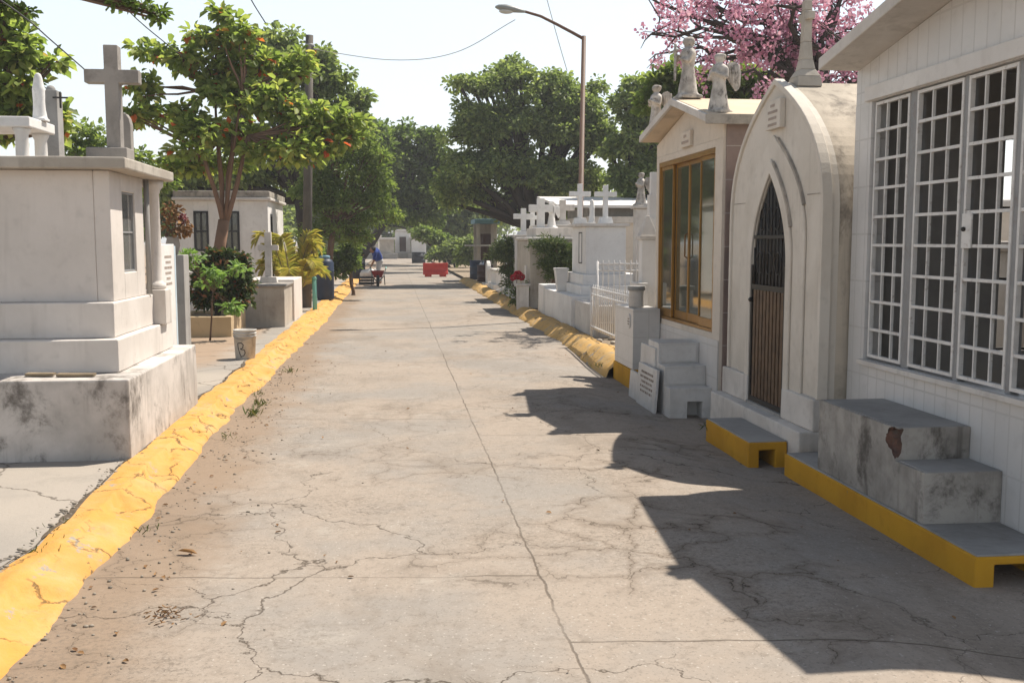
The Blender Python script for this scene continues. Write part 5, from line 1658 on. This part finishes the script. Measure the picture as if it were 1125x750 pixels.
# ---- white chapel behind
def left_chapel():
    Y = 26.0
    t = thing('white_chapel', 'white flat roofed chapel with tall black framed windows behind the almond tree', 'chapel', (-4.4, 27.5, .1))
    x0, x1 = -5.42, -3.15
    w = MB()
    wins = [(at(213, 250, Y).x, at(229, 250, Y).x, at(213, 276, Y).z, at(213, 232, Y).z), (at(246, 250, Y).x, at(263, 250, Y).x, at(213, 276, Y).z, at(213, 232, Y).z)]
    holed_wall_y(w, Y, Y + .18, x0, x1, 0, 2.62, wins)
    holed_wall_x(w, x1 - .18, x1, Y + .1805, Y + 3.4, 0, 2.62, [(Y + .5, Y + .95, .5, 2.3)])
    w.box(x0, x0 + .18, Y + .1805, Y + 3.4, 0, 2.62).box(x0, x1, Y + 3.4005, Y + 3.55, 0, 2.62)
    w.build('wall', M['white'], t, bevel=.01)
    MB().box(x0 - .07, x1 + .09, Y - .09, Y + 3.65, 2.6205, 2.7).build('cornice', M['white2'], t, bevel=.02)
    MB().box(x0 - .04, x1 + .06, Y - .05, Y + 3.55, 2.7005, 2.86).build('roof_slab', M['fascia'], t, bevel=.02)
    for a in wins:
        window_x(t, Y, *a, M['black'], M['glass'], .05, .06, 2, 2)
    window_y(t, x1, Y + .5, Y + .95, .5, 2.3, M['black'], M['glass'], .06, .05, 1, 2, face=1)
    MB().box(x0 - .1, x1 + .1, Y - .1, Y - .001, 0, .45).build('plinth', M['white2'], t, bevel=.015)
left_chapel()
def niche_tomb():
    Y = 21.0
    x0, x1 = at(196, 300, Y).x, at(238, 300, Y).x
    t = thing('niche_tomb', 'low white two tier tomb with pale blue niches behind the dark shrub', 'tomb', ((x0 + x1) / 2, Y, .1))
    w = MB()
    n = 3
    holes = []
    for i in range(n):
        a = x0 + .08 + (x1 - x0 - .08) * i / n
        holes.append((a, a + (x1 - x0) / n - .1, .3, .62))
    holed_wall_y(w, Y, Y + .25, x0, x1, 0, .9, holes)
    w.box(x0, x1, Y + .2505, Y + .9, 0, .9)
    w.build('body', M['white'], t, bevel=.01)
    MB().box(x0 - .05, x1 + .05, Y - .06, Y + .95, .9005, .98).build('cap', M['white2'], t, bevel=.012)
    MB().box(x0 + .2, x1, Y + .3, Y + .9, .9805, 1.2).build('upper_tier', M['white2'], t, bevel=.012)
    MB().box(x0 + .06, x1 - .06, Y + .235, Y + .249, .3, .62).build('niche_back', M['blueslab'], t)
niche_tomb()

# ---- pole, green post
def utility_pole():
    t = thing('utility_pole', 'dark weathered utility pole behind the yellow palm', 'utility pole', (-1.98, 23.0, .1))
    b = Vector((-1.98, 23.0, 0)); p = at(340, 39, 22.9)
    MB().tube([b, b.lerp(p, .5), p], [.12, .1, .085], 14).build('pole', M['polewood'], t)
    MB().tube([p - Vector((0, 0, .25)), p - Vector((0, 0, .19))], .1, 14).build('band', M['iron_grey'], t)
    MB().tube([p + Vector((.08, 0, -.3)), p + Vector((.2, 0, -.3))], .022, 8).build('insulator', M['cement'], t)
utility_pole()
def teal_post():
    p = at(346, 338, 22.0)
    t = thing('teal_post', 'short teal painted post at the left kerb beside the rear grave box', 'post', (p.x, 22.0, .1))
    MB().lathe([(.05, .05), (.05, .78)], (p.x, 22.0, 0), 14).build('shaft', M['teal'], t)
    MB().lathe([(.06, .7805), (.06, .8), (.03, .84)], (p.x, 22.0, 0), 14).build('cap', M['teal'], t)
teal_post()

# ---- yellow palm
def palm():
    base = at(322, 318, 22.2); base.z = .1
    t = thing('yellow_palm', 'small palm with yellowing arching fronds behind the concrete grave', 'palm', base)
    st = MB(); PP, DD, NN, LL = [], [], [], []
    for k in range(15):
        a = k * 2.4 + random.uniform(-.3, .3)
        reach = random.uniform(.45, .95); hgt = random.uniform(.8, 1.6)
        pts = []
        for i in range(15):
            s_ = i / 14
            r_ = reach * s_
            z = .1 + hgt * (math.sin(s_ * 2.0) / .93)
            pts.append(Vector((base.x + math.cos(a) * r_, base.y + math.sin(a) * r_, z)))
        st.tube(pts, np.linspace(.014, .004, 15), 5)
        for i in range(4, 15):
            for sub in range(5):
                f = min(i + sub / 5, 14)
                i0 = int(f); i1 = min(14, i0 + 1)
                p = pts[i0].lerp(pts[i1], f - i0)
                d = (pts[min(14, i0 + 1)] - pts[max(0, i0 - 1)]).normalized()
                sd = d.cross(Vector((0, 0, 1)))
                if sd.length < .05: sd = Vector((1, 0, 0))
                sd.normalize()
                for sg in (-1, 1):
                    PP.append(p); DD.append(sd * sg + d * .9 + Vector((0, 0, .15 - .3 * random.random()))); NN.append(Vector((0, 0, 1)) + d * .1)
                    LL.append((.36 - .25 * abs(i / 14 - .45)) * random.uniform(.8, 1.15))
    st.build('stalks', M['board'], t)
    LL = np.array(LL)
    leaves('fronds', np.array(PP), np.array(DD), np.array(NN), LL, LL * .055, M['lf_palm'], t, droop=.3)
palm()

# ---- worker with wheelbarrow
def worker():
    x, y = -.56, 38.0
    t = thing('person', 'person in blue shirt and pale trousers bending over beside a red wheelbarrow', 'person', (x, y, 0))
    m = MB()
    hip = Vector((x + .04, y, .86))
    sh = Vector((x - .1, y - .3, 1.2))
    for sg in (-1, 1):
        f = Vector((x + .05 + .02 * sg, y + .13 * sg, .05))
        kn = Vector((x - .02, y + .12 * sg, .46))
        m.capsule(hip + Vector((0, .09 * sg, 0)), kn, .09, .062)
        m.capsule(kn, f + Vector((0, 0, .06)), .06, .045)
        m.capsule(f, f + Vector((-.17, -.02, -.005)), .045, .038)
    m.capsule(hip, hip.lerp(sh, .5), .14, .15); m.capsule(hip.lerp(sh, .5), sh, .15, .15)
    m.capsule(sh + Vector((0, -.15, 0)), sh + Vector((0, .15, 0)), .08, .08)
    nk = sh + Vector((-.05, -.1, .05))
    hd = sh + Vector((-.09, -.19, .08))
    m.capsule(sh, nk, .07, .055); m.capsule(nk, hd, .055, .06)
    m.ball(hd + Vector((-.02, 0, 0)), (.1, .08, .12)); m.ball(hd + Vector((-.115, -.02, -.02)), .022, 8, 6)
    for sg in (-1, 1):
        s0 = sh + Vector((0, .2 * sg, -.02))
        el = s0 + Vector((-.06, .05 * sg, -.3))
        wr = el + Vector((-.12, -.03 * sg, -.22))
        m.capsule(s0, el, .055, .042); m.capsule(el, wr, .04, .03)
        m.ball(wr + Vector((-.02, 0, -.04)), (.03, .025, .045))
        for k in range(4):
            m.capsule(wr + Vector((-.02, (k - 1.5) * .018, -.06)), wr + Vector((-.045, (k - 1.5) * .019, -.125 + .008 * abs(k - 1.5))), .011, .009, 6)
        m.capsule(wr + Vector((-.02, -.03 * sg, -.03)), wr + Vector((-.06, -.045 * sg, -.075)), .012, .01, 6)
    body = blob(m, 'body', M['skin'], t, .016, 2)
    # clothes follow the same limbs, a little fuller
    c = MB()
    c.capsule(hip + Vector((-.02, 0, .05)), hip.lerp(sh, .5), .155, .17); c.capsule(hip.lerp(sh, .5), sh, .17, .168)
    c.capsule(sh + Vector((0, -.15, 0)), sh + Vector((0, .15, 0)), .1, .1)
    for sg in (-1, 1):
        s0 = sh + Vector((0, .2 * sg, -.02)); el = s0 + Vector((-.05, .04 * sg, -.22))
        c.capsule(s0, el, .075, .068)
    blob(c, 'shirt', M['shirt'], t, .018, 2)
    c = MB()
    c.capsule(hip + Vector((0, -.06, 0)), hip + Vector((0, .06, 0)), .145, .145)
    for sg in (-1, 1):
        kn = Vector((x - .02, y + .12 * sg, .46))
        f = Vector((x + .05 + .02 * sg, y + .13 * sg, .14))
        c.capsule(hip + Vector((0, .09 * sg, 0)), kn, .112, .085); c.capsule(kn, f, .082, .07)
    blob(c, 'trousers', M['trousers'], t, .018, 2)
    h = MB().ball(hd + Vector((.01, 0, .035)), (.1, .09, .105))
    h.build('hair', M['hair'], t)
worker()
def wheelbarrow():
    x, y = -.56, 36.6
    t = thing('wheelbarrow', 'red wheelbarrow on the road in front of the bending worker', 'wheelbarrow', (x, y, 0))
    tray = MB()
    tray.add([(x - .14, y - .45, .3), (x + .14, y - .45, .3), (x + .13, y + .3, .3), (x - .13, y + .3, .3), (x - .23, y - .62, .56), (x + .23, y - .62, .56), (x + .22, y + .42, .53), (x - .22, y + .42, .53),
              (x - .125, y - .43, .32), (x + .125, y - .43, .32), (x + .115, y + .28, .32), (x - .115, y + .28, .32), (x - .215, y - .6, .56), (x + .215, y - .6, .56), (x + .205, y + .4, .53), (x - .205, y + .4, .53)],
             [(0, 3, 2, 1), (0, 1, 5, 4), (1, 2, 6, 5), (2, 3, 7, 6), (3, 0, 4, 7), (8, 9, 10, 11), (8, 12, 13, 9), (9, 13, 14, 10), (10, 14, 15, 11), (11, 15, 12, 8), (4, 5, 13, 12), (5, 6, 14, 13), (6, 7, 15, 14), (7, 4, 12, 15)])
    tray.build('tray', M['redcart'], t)
    fr = MB()
    for sg in (-1, 1):
        fr.tube([(x + .06 * sg, y - .75, .2), (x + .2 * sg, y - .3, .34), (x + .28 * sg, y + .9, .62)], .02, 8)
        fr.tube([(x + .22 * sg, y + .1, .36), (x + .24 * sg, y + .25, .01)], .018, 8)
    fr.build('frame', M['iron_dark'], t)
    wl = MB().tube([(x - .05, y - .75, .2), (x + .05, y - .75, .2)], .2, 20)
    w_ = wl.build('wheel', M['rubber'], t, bevel=.02)
    MB().tube([(x - .06, y - .75, .2), (x + .06, y - .75, .2)], .09, 14).build('rim', M['iron_grey'], w_)
    g = MB()
    for sg in (-1, 1):
        g.tube([(x + .27 * sg, y + .75, .585), (x + .285 * sg, y + .92, .625)], .026, 8)
    g.build('grip', M['teal'], t)
wheelbarrow()
def sack():
    x, y = -1.0, 37.4
    m = MB().ball((x, y, .42), (.3, .2, .14)).ball((x + .12, y, .47), (.2, .17, .13)).ball((x - .15, y, .45), (.17, .16, .12)).box(x - .25, x + .22, y - .15, y + .15, .3, .42)
    t = thing('white_sack', 'full white sack lying on a dark crate left of the wheelbarrow', 'sack', (x, y, .3))
    blob(m, 'bag', M['sack'], t, .03, 3)
    MB().tube([(x + .3, y, .5), (x + .36, y, .54)], [.05, .07], 8).build('tied_neck', M['sack'], t)
    c = thing('dark_crate', 'dark crate underneath the white sack at the end of the left kerb', 'crate', (x, y, 0))
    b = MB()
    for k in range(3):
        b.box(x - .28, x + .28, y - .2, y - .17, .02 + k * .1, .09 + k * .1).box(x - .28, x + .28, y + .17, y + .2, .02 + k * .1, .09 + k * .1)
    b.box(x - .28, x - .25, y - .169, y + .169, 0, .29).box(x + .25, x + .28, y - .169, y + .169, 0, .29).box(x - .249, x + .249, y - .169, y + .169, 0.01, .05).box(x - .249, x + .249, y - .169, y + .169, 0.25, .29)
    b.build('slats', M['bin_dark'], c)
sack()
def blue_barrel():
    p = at(357, 285, 26)
    t = thing('dark_tank', 'dark blue plastic tank half hidden by bushes behind the pole', 'tank', (p.x, 26, .1))
    MB().lathe([(.2, .1), (.22, .15), (.22, .8), (.23, .82), (.23, .86), (.22, .88), (.22, 1.05), (.18, 1.12), (.12, 1.16)], (p.x, 26, 0), 20).build('shell', M['bin_blue'], t)
    MB().lathe([(.12, 1.1605), (.13, 1.18), (.13, 1.22), (.1, 1.24)], (p.x, 26, 0), 16).build('lid', M['blue_roof'], t)
blue_barrel()

# ---- far end tombs
def far_tomb(label, u0, u1, vt, vb, y, mat, door=True):
    x0, x1 = at(u0, 265, y).x, at(u1, 265, y).x
    zt_ = at(u0, vt, y).z
    t = thing('far_tomb', label, 'tomb', ((x0 + x1) / 2, y, 0), 'white tombs at the end of the road')
    w = MB()
    if door:
        c = (x0 + x1) / 2; d = (x1 - x0) * .22
        holed_wall_y(w, y, y + .3, x0, x1, 0, zt_ - .2, [(c - d, c + d, .6, zt_ - .7)])
        w.box(x0, x1, y + .3005, y + 3, 0, zt_ - .2)
    else:
        w.box(x0, x1, y, y + 3, 0, zt_ - .2)
    w.build('body', M[mat], t, bevel=.03)
    MB().box(x0 - .2, x1 + .2, y - .2, y + 3.2, zt_ - .1995, zt_).build('cornice', M['white2'], t, bevel=.03)
    MB().box(x0 - .3, x1 + .3, y - .5, y - .001, 0, .5).build('step', M['cement'], t, bevel=.03)
    if door:
        MB().box(c - d + .02, c + d - .02, y + .2, y + .25, .6, zt_ - .72).build('door', M['bin_brown'], t)
far_tomb('white tomb with a dark door in the middle of the road end', 434, 451, 252, 278, 96, 'white')
far_tomb('grey stepped tomb at the left of the road end', 415, 433, 261, 280, 92, 'cement_stain', False)
far_tomb('low white tomb right of the dark doored tomb at the road end', 452, 468, 260, 280, 94, 'white', False)
far_tomb('pale tomb left of the road behind the worker', 398, 416, 258, 282, 86, 'white2', True)
far_tomb('white tomb under the trees right of the red barrier', 500, 522, 268, 290, 70, 'white2', False)

# ================================================================== TREES
TG = 'trees along the cemetery road'
def T(name, label, Y, base_uv, lobes, nclus, nleaf, crad, L, Wd, mat, bark, tr, fork_uv, **k):
    b = at(base_uv[0], base_uv[1], Y); b.z = .0
    return tree(name, label, 'tree', b, plobes(lobes, Y), nclus, nleaf, crad, L, Wd, M[mat], M[bark], tr, at(fork_uv[0], fork_uv[1], Y), group=TG, **k)
# big dark tree behind the lamp
T('broadleaf_tree', 'big dark broad crowned tree behind the street lamp', 37, (590, 310),
  [(545, 100, 26, 18), (520, 96, 30, 9), (570, 85, 22, 12), (555, 78, 20, 12, 1), (600, 105, 36, 22), (640, 112, 24, 18), (560, 135, 44, 28), (520, 150, 34, 26), (610, 150, 46, 32), (650, 160, 24, 30), (545, 185, 48, 30), (600, 195, 52, 30),
   (508, 195, 26, 22), (645, 205, 24, 26), (578, 222, 40, 20, 1), (528, 219, 24, 12), (620, 228, 36, 20, 1), (515, 125, 20, 14), (655, 135, 16, 14), (494, 222, 12, 16, .5)],
  2000, 30, .3, .17, .095, 'lf_dark', 'bark_dark', .3, (585, 250), twigs=60, inner=.3)
T('broadleaf_tree', 'layered mid green tree over the far left end of the road', 52, (384, 290),
  [(420, 160, 26, 18), (450, 150, 26, 12), (470, 165, 22, 16), (440, 185, 34, 20), (475, 195, 22, 20), (415, 195, 24, 22), (455, 215, 34, 18), (425, 225, 24, 20), (480, 225, 18, 16), (400, 170, 18, 16), (460, 240, 28, 12), (405, 140, 14, 9), (480, 150, 16, 9)],
  900, 22, .38, .26, .14, 'lf_mid', 'bark_dark', .24, (425, 240), twigs=40, inner=.25)
T('broadleaf_tree', 'dark tree closing the view beyond the red barrier', 66, (492, 284),
  [(480, 215, 26, 24), (500, 230, 24, 24), (478, 248, 20, 14), (505, 252, 26, 16), (520, 240, 24, 24), (450, 225, 30, 22, 4), (430, 235, 26, 16, 4), (495, 268, 20, 8)],
  640, 22, .45, .32, .17, 'lf_dark', 'bark_dark', .25, (492, 262), twigs=30, inner=.3)
T('roadside_bush', 'dark bush growing behind the red barrier', 57, (500, 288),
  [(495, 279, 14, 9), (508, 274, 14, 12), (482, 281, 9, 6)], 200, 20, .3, .22, .12, 'lf_dark', 'bark_dark', .06, (498, 280), twigs=10)
T('roadside_bush', 'dark bush between the red barrier and the blue roofed booth', 50, (518, 296),
  [(514, 284, 9, 12), (522, 272, 8, 14)], 160, 20, .3, .22, .12, 'lf_dark', 'bark_dark', .06, (517, 285), twigs=10)
T('broadleaf_tree', 'small bright green roadside tree just left of the red barrier', 58, (496, 290),
  [(476, 262, 14, 7), (466, 258, 10, 5), (486, 268, 10, 7)], 120, 20, .3, .22, .12, 'lf_light', 'bark', .1, (477, 272), twigs=20)
T('broadleaf_tree', 'dark dense tree between the lamp and the gabled tomb', 34, (700, 300),
  [(700, 130, 24, 22), (720, 105, 26, 18), (690, 165, 22, 28), (725, 150, 30, 30), (700, 195, 26, 24), (740, 120, 22, 16), (685, 205, 16, 18), (735, 190, 28, 26), (760, 140, 26, 24), (770, 180, 26, 26)],
  760, 24, .28, .2, .11, 'lf_dark', 'bark_dark', .22, (705, 235), twigs=30, inner=.3)
T('broadleaf_tree', 'bright green tree behind the roof statues of the gabled tomb', 21, (790, 300),
  [(735, 88, 20, 13), (765, 95, 26, 16), (800, 100, 30, 16), (835, 95, 26, 14), (725, 110, 20, 14), (770, 122, 34, 16), (820, 122, 34, 16), (860, 110, 26, 14), (890, 108, 24, 14), (750, 140, 30, 16)],
  520, 22, .2, .17, .1, 'lf_light', 'bark', .16, (790, 160), twigs=40)
T('broadleaf_tree', 'dark tall tree directly behind the almond tree', 32, (345, 300),
  [(300, 50, 30, 20), (340, 75, 26, 20), (365, 95, 26, 20), (385, 120, 18, 22), (320, 95, 36, 24), (355, 130, 36, 24), (280, 75, 24, 18), (395, 150, 16, 18), (330, 150, 38, 24), (270, 110, 24, 24), (255, 150, 24, 24, 1), (380, 170, 22, 20), (300, 195, 40, 22, 1), (215, 190, 30, 20, 2), (345, 190, 30, 20), (260, 205, 30, 14, 2), (185, 215, 26, 16, 2)],
  1050, 22, .26, .19, .11, 'lf_dark', 'bark_dark', .24, (330, 220), twigs=50, inner=.25)
T('feathery_tree', 'fine leaved olive green tree overhanging the left kerb past the pole', 28, (358, 318),
  [(368, 140, 20, 12), (392, 152, 20, 12), (410, 170, 14, 10), (350, 160, 18, 14), (378, 178, 22, 12), (402, 200, 20, 12), (350, 195, 20, 14), (418, 222, 18, 9), (388, 218, 24, 14), (352, 230, 20, 16), (404, 244, 18, 9), (372, 252, 22, 12), (330, 215, 16, 14), (428, 236, 12, 6), (412, 185, 12, 8), (345, 255, 16, 10), (365, 205, 14, 12), (395, 262, 12, 7)],
  900, 26, .2, .1, .042, 'lf_light', 'bark', .1, (368, 245), twigs=90, inner=.3)
T('roadside_bush', 'low leafy bush by the left kerb under the feathery tree', 30, (388, 312),
  [(380, 285, 11, 12), (370, 292, 11, 11), (362, 283, 11, 11), (386, 272, 9, 9)], 150, 22, .17, .13, .07, 'lf_mid', 'bark', .05, (385, 295), twigs=15)
T('roadside_bush', 'darker bush with orange tinged leaves beyond the low leafy bush', 35, (386, 308),
  [(386, 270, 11, 11), (393, 258, 10, 8), (388, 282, 7, 10), (384, 290, 8, 9)], 110, 20, .2, .15, .08, 'lf_shrub', 'bark', .05, (386, 290), twigs=15)
T('broadleaf_tree', 'leafy tree rising behind the tan mausoleum at the left edge', 15.5, (-20, 300),
  [(5, 95, 22, 20), (25, 60, 22, 9), (-20, 60, 26, 24), (35, 125, 18, 14), (8, 140, 22, 20), (-25, 120, 30, 30), (62, 142, 12, 16), (55, 70, 10, 5), (20, 42, 12, 6), (-15, 20, 26, 16)],
  260, 10, .14, .19, .11, 'lf_almond', 'bark', .11, (-25, 160), twigs=50, upbias=.9)
T('thin_tree', 'thin pale tree seen between grey pillar and stone cross', 24, (95, 300),
  [(95, 150, 22, 10), (75, 160, 14, 9), (112, 158, 16, 12), (125, 170, 20, 12), (90, 172, 22, 12), (150, 178, 22, 12), (165, 200, 24, 18), (85, 195, 40, 18)],
  170, 16, .2, .14, .07, 'lf_light', 'bark', .08, (100, 200), twigs=30)
# twig hanging into the top of the picture from a tree overhead
T('overhead_bough', 'leafy bough hanging into the top left corner of the view', 9.0, (-60, 300),
  [(8, 8, 12, 6), (28, 16, 8, 5), (-20, 0, 20, 16), (160, 6, 12, 4), (175, 22, 6, 6), (135, 2, 8, 4), (60, -25, 40, 12), (120, -25, 40, 12)],
  70, 9, .06, .07, .035, 'lf_mid', 'bark', .05, (-50, -40), twigs=60)
# far background rows so that the horizon is closed by trees
for i, (u, Y, top, wd, mt, lab) in enumerate((
        (250, 60, 190, 60, 'lf_dark', 'dark far tree behind the white chapel roof'),
        (150, 48, 195, 50, 'lf_mid', 'mid green far tree left of the white chapel'),
        (60, 45, 190, 50, 'lf_mid', 'far tree behind the grey pillar at left'),
        (350, 75, 200, 50, 'lf_dark', 'dark far tree behind the feathery tree'),
        (430, 110, 222, 50, 'lf_dark', 'dark far tree beyond the tombs at the road end left half'),
        (500, 105, 215, 50, 'lf_dark', 'dark far tree beyond the tombs at the road end right half'),
        (640, 60, 195, 60, 'lf_dark', 'dark far tree behind the crosses'),
        (760, 50, 170, 70, 'lf_dark', 'dark far tree behind the gabled tomb'),
        (900, 40, 130, 70, 'lf_mid', 'mid green far tree behind the vaulted chapel'))):
    T('broadleaf_tree', lab, Y, (u, 265 + 1750 / Y), [(u, top + 25, wd * .7, 22), (u - wd * .6, top + 45, wd * .5, 20), (u + wd * .6, top + 42, wd * .5, 20), (u, top + 60, wd * .9, 22), (u - wd * .4, top + 8, wd * .3, 10), (u + wd * .35, top + 4, wd * .3, 9)],
      330, 20, .3 * Y / 40, .22 * Y / 40, .12 * Y / 40, mt, 'bark_dark', .2, (u, top + 60), twigs=12, inner=.3)

# ---- pink flowering tree
def pink_tree():
    Y = 17.5
    base = at(905, 300, Y); base.z = 0
    t = thing('pink_blossom_tree', 'leafless tree full of pink blossom behind the vaulted chapel', 'tree', base)
    mb = MB()
    f = at(900, 70, Y)
    mb.tube(wob_path(base, f, 5, .08), [.26, .24, .22, .2, .18, .17], 10)
    b2 = at(955, 300, Y + 1.2); b2.z = 0
    mb.tube(wob_path(b2, at(985, 70, Y + 1.0), 5, .08), [.2, .18, .17, .16, .15, .13], 10)
    ends = [(905, -30, 0), (935, -20, .4), (955, 20, .3), (870, -10, .2), (845, 10, -.3), (820, -10, .5), (790, 20, 0), (765, 5, .6), (745, 35, -.2), (725, 20, .3), (715, 38, 0), (780, 60, .3), (800, 85, -.3), (830, 60, .2),
            (760, 70, .2), (850, 75, .5), (740, -15, .4), (700, -10, .8), (870, 40, .2), (925, 50, -.5), (950, -60, .2), (850, -60, 0), (780, -50, .3), (940, 75, .5), (1000, 10, 1), (1010, 60, .8), (720, 60, 1)]
    C = []
    for u, v, dy in ends:
        e = at(u, v, Y + dy * 2)
        src = f if random.random() < .65 else f.lerp(base, .12)
        pts = wob_path(src, e, 6, .16)
        if e.x < f.x: 
            for i, p in enumerate(pts): p.z += .25 * math.sin(math.pi * i / 6) * (1 if random.random() < .8 else 0)
        mb.tube(pts, np.linspace(.075, .014, 7), 7)
        for i in range(2, 7):
            for k in range(3):
                d = Vector((random.uniform(-1, 1), random.uniform(-1, 1), random.uniform(-.6, .9))) * random.uniform(.3, .75)
                q = pts[i] + d
                mb.tube(wob_path(pts[i], q, 2, .05), [.016, .01, .005], 5)
                if random.random() < .75: C.append(q)
                if random.random() < .3: C.append(pts[i].lerp(q, .55))
    mb.build('trunk', M['bark_dark'], t)
    C = np.array([tuple(c) for c in C])
    k = len(C)
    m = RNG.integers(8, 34, k)
    ci = np.repeat(np.arange(k), m)
    o = unit(len(ci)) * (RNG.random(len(ci)) ** .5)[:, None] * .12
    P = C[ci] + o
    D = o + unit(len(ci)) * .1
    leaves('blossom', P, D, unit(len(ci)), RNG.uniform(.05, .085, len(ci)), RNG.uniform(.045, .07, len(ci)), M['lf_pink'], t)
pink_tree()

# ================================================================== litter and weeds
def soil_seam():
    # soil and crumbs lodged in the open joint between pavement and kerb
    mb = MB()
    y = 2.4
    prev = None
    vs, fs = [], []
    while y < 13.0:
        w = 0.012 + 0.05 * max(-0.3, noise.noise(Vector((y * 1.9, 4.4, 1)))) + 0.016 * noise.noise(Vector((y * 8, 1, 1)))
        c = left_edge(y) - 0.025 - 0.04 * lumps(y * 1.7, 8)
        w = max(0.004, w)
        z = lz(c, y) + 0.008
        vs += [(c - w + .02 * noise.noise(Vector((y * 11, 3, 1))), y, z - .002), (c, y, z + .006 + .006 * noise.noise(Vector((y * 14, 9, 1)))), (c + w * .8, y, z + .004)]
        y += 0.03
    n = len(vs) // 3
    for i in range(n - 1):
        a = i * 3
        fs += [(a, a + 1, a + 4, a + 3), (a + 1, a + 2, a + 5, a + 4)]
    o = mb.add(vs, fs, True).build('soil_seam', M['darksoil'])
    tag(o, 'dark soil lodged in the joint between pavement and yellow kerb', 'soil', kind='stuff')
    m = MB()
    for i in range(160):
        y = random.uniform(2.6, 8.0)
        c = left_edge(y) - 0.05 + random.gauss(0, .03)
        r = random.choice((.004, .006, .008, .012))
        m.ball((c, y, lz(c, y) + .012), (r * 1.3, r, r * .7), 6, 4)
    tag(m.build('crumbs', M['pebble']), 'concrete crumbs along the joint behind the yellow kerb', 'crumbs', kind='stuff')
soil_seam()
def litter():
    n = 150
    x = -1.42 + RNG.gamma(1.3, .22, n); y = RNG.uniform(2.6, 16, n)
    k = 40
    x[:k] = RNG.uniform(-1.2, 2.5, k); y[:k] = RNG.uniform(3.2, 15, k)
    P = np.stack([x, y, np.array([road_z(a, b) for a, b in zip(x, y)]) + .008], 1)
    D = unit(n); D[:, 2] *= .15
    N = np.array([0, 0, 1.]) + unit(n) * .35
    s = RNG.uniform(.012, .04, n)
    o = leaves('leaf_litter', P, D, N, s, s * .55, M['lf_dry'])
    tag(o, 'dry brown leaf litter scattered along the left kerb and road', 'leaf litter', kind='stuff')
    mb = MB()
    for i in range(520):
        a = -1.45 + random.gammavariate(1.2, .2); b = random.uniform(2.6, 13)
        r = random.choice((.003, .003, .004, .005, .006, .009))
        mb.ball((a, b, road_z(a, b) + r * .4), (r * random.uniform(.8, 1.5), r, r * .7), 6, 4)
    tag(mb.build('grit', M['pebble']), 'small grit and pebbles along the left road edge', 'grit', kind='stuff')
    PP, DD, LL = [], [], []
    for cx, cy, nn, h in ((-1.30, 9.3, 34, .09), (-1.33, 9.9, 26, .08), (-1.36, 8.2, 14, .06), (-1.42, 10.6, 18, .06), (-1.8, 5.35, 9, .05), (-1.38, 5.6, 12, .05), (-1.72, 5.0, 10, .06), (2.62, 12.5, 14, .08), (-1.28, 12.4, 22, .08), (2.66, 8.2, 16, .06)):
        for _ in range(nn):
            zz = .1 if cx < -1.6 else (road_z(cx, cy) if cx < 2 else 0)
            PP.append((cx + random.gauss(0, .035), cy + random.gauss(0, .09), zz - .005)); a = random.uniform(0, 6.28)
            DD.append((math.cos(a) * .6, math.sin(a) * .6, random.uniform(.5, 1.2))); LL.append(h * random.uniform(.5, 1.2))
    LL = np.array(LL)
    o = leaves('kerb_weeds', np.array(PP), np.array(DD), unit(len(PP)) + np.array([0, 0, .5]), LL, LL * .07, M['lf_grass'], droop=.3)
    tag(o, 'small grass weeds growing in the kerb cracks', 'weeds', kind='stuff')
litter()
def twig_debris():
    p = (-.98, 4.25)
    n = 45
    P = np.stack([p[0] + RNG.normal(0, .045, n), p[1] + RNG.normal(0, .045, n), .008 + RNG.random(n) * .015], 1)
    D = unit(n); D[:, 2] *= .3
    o = leaves('debris_clump', P, D, unit(n), .035, .008, M['lf_dry'])
    tag(o, 'clump of dried twigs on the road by the left kerb', 'debris', kind='stuff')
    o = leaves('fallen_leaf', np.array([[-1.12, 5.15, .02]]), np.array([[1, -.25, .1]]), np.array([[0, .2, 1.]]),   .11, .035, M['lf_dry'], droop=.2)
    tag(o, 'single large curled dry leaf on the road beside the left kerb', 'leaf')
twig_debris()

# ================================================================== haze
def haze():
    m = bpy.data.materials.new('haze_air'); m.use_nodes = True
    t = m.node_tree
    for n in list(t.nodes):
        if n.type != 'OUTPUT_MATERIAL': t.nodes.remove(n)
    v = t.nodes.new('ShaderNodeVolumePrincipled')
    v.inputs['Color'].default_value = (0.95, 0.97, 1.0, 1)
    v.inputs['Density'].default_value = HAZE_DENSITY
    v.inputs['Anisotropy'].default_value = 0.2
    t.links.new(v.outputs[0], t.nodes['Material Output'].inputs['Volume'])
    o = MB().box(-950, 950, -950, 950, -1.2, 24).build('haze', m)
    tag(o, 'thin pale haze filling the air over the cemetery road', 'haze', kind='stuff')
HAZE_DENSITY = 0.0012
haze()
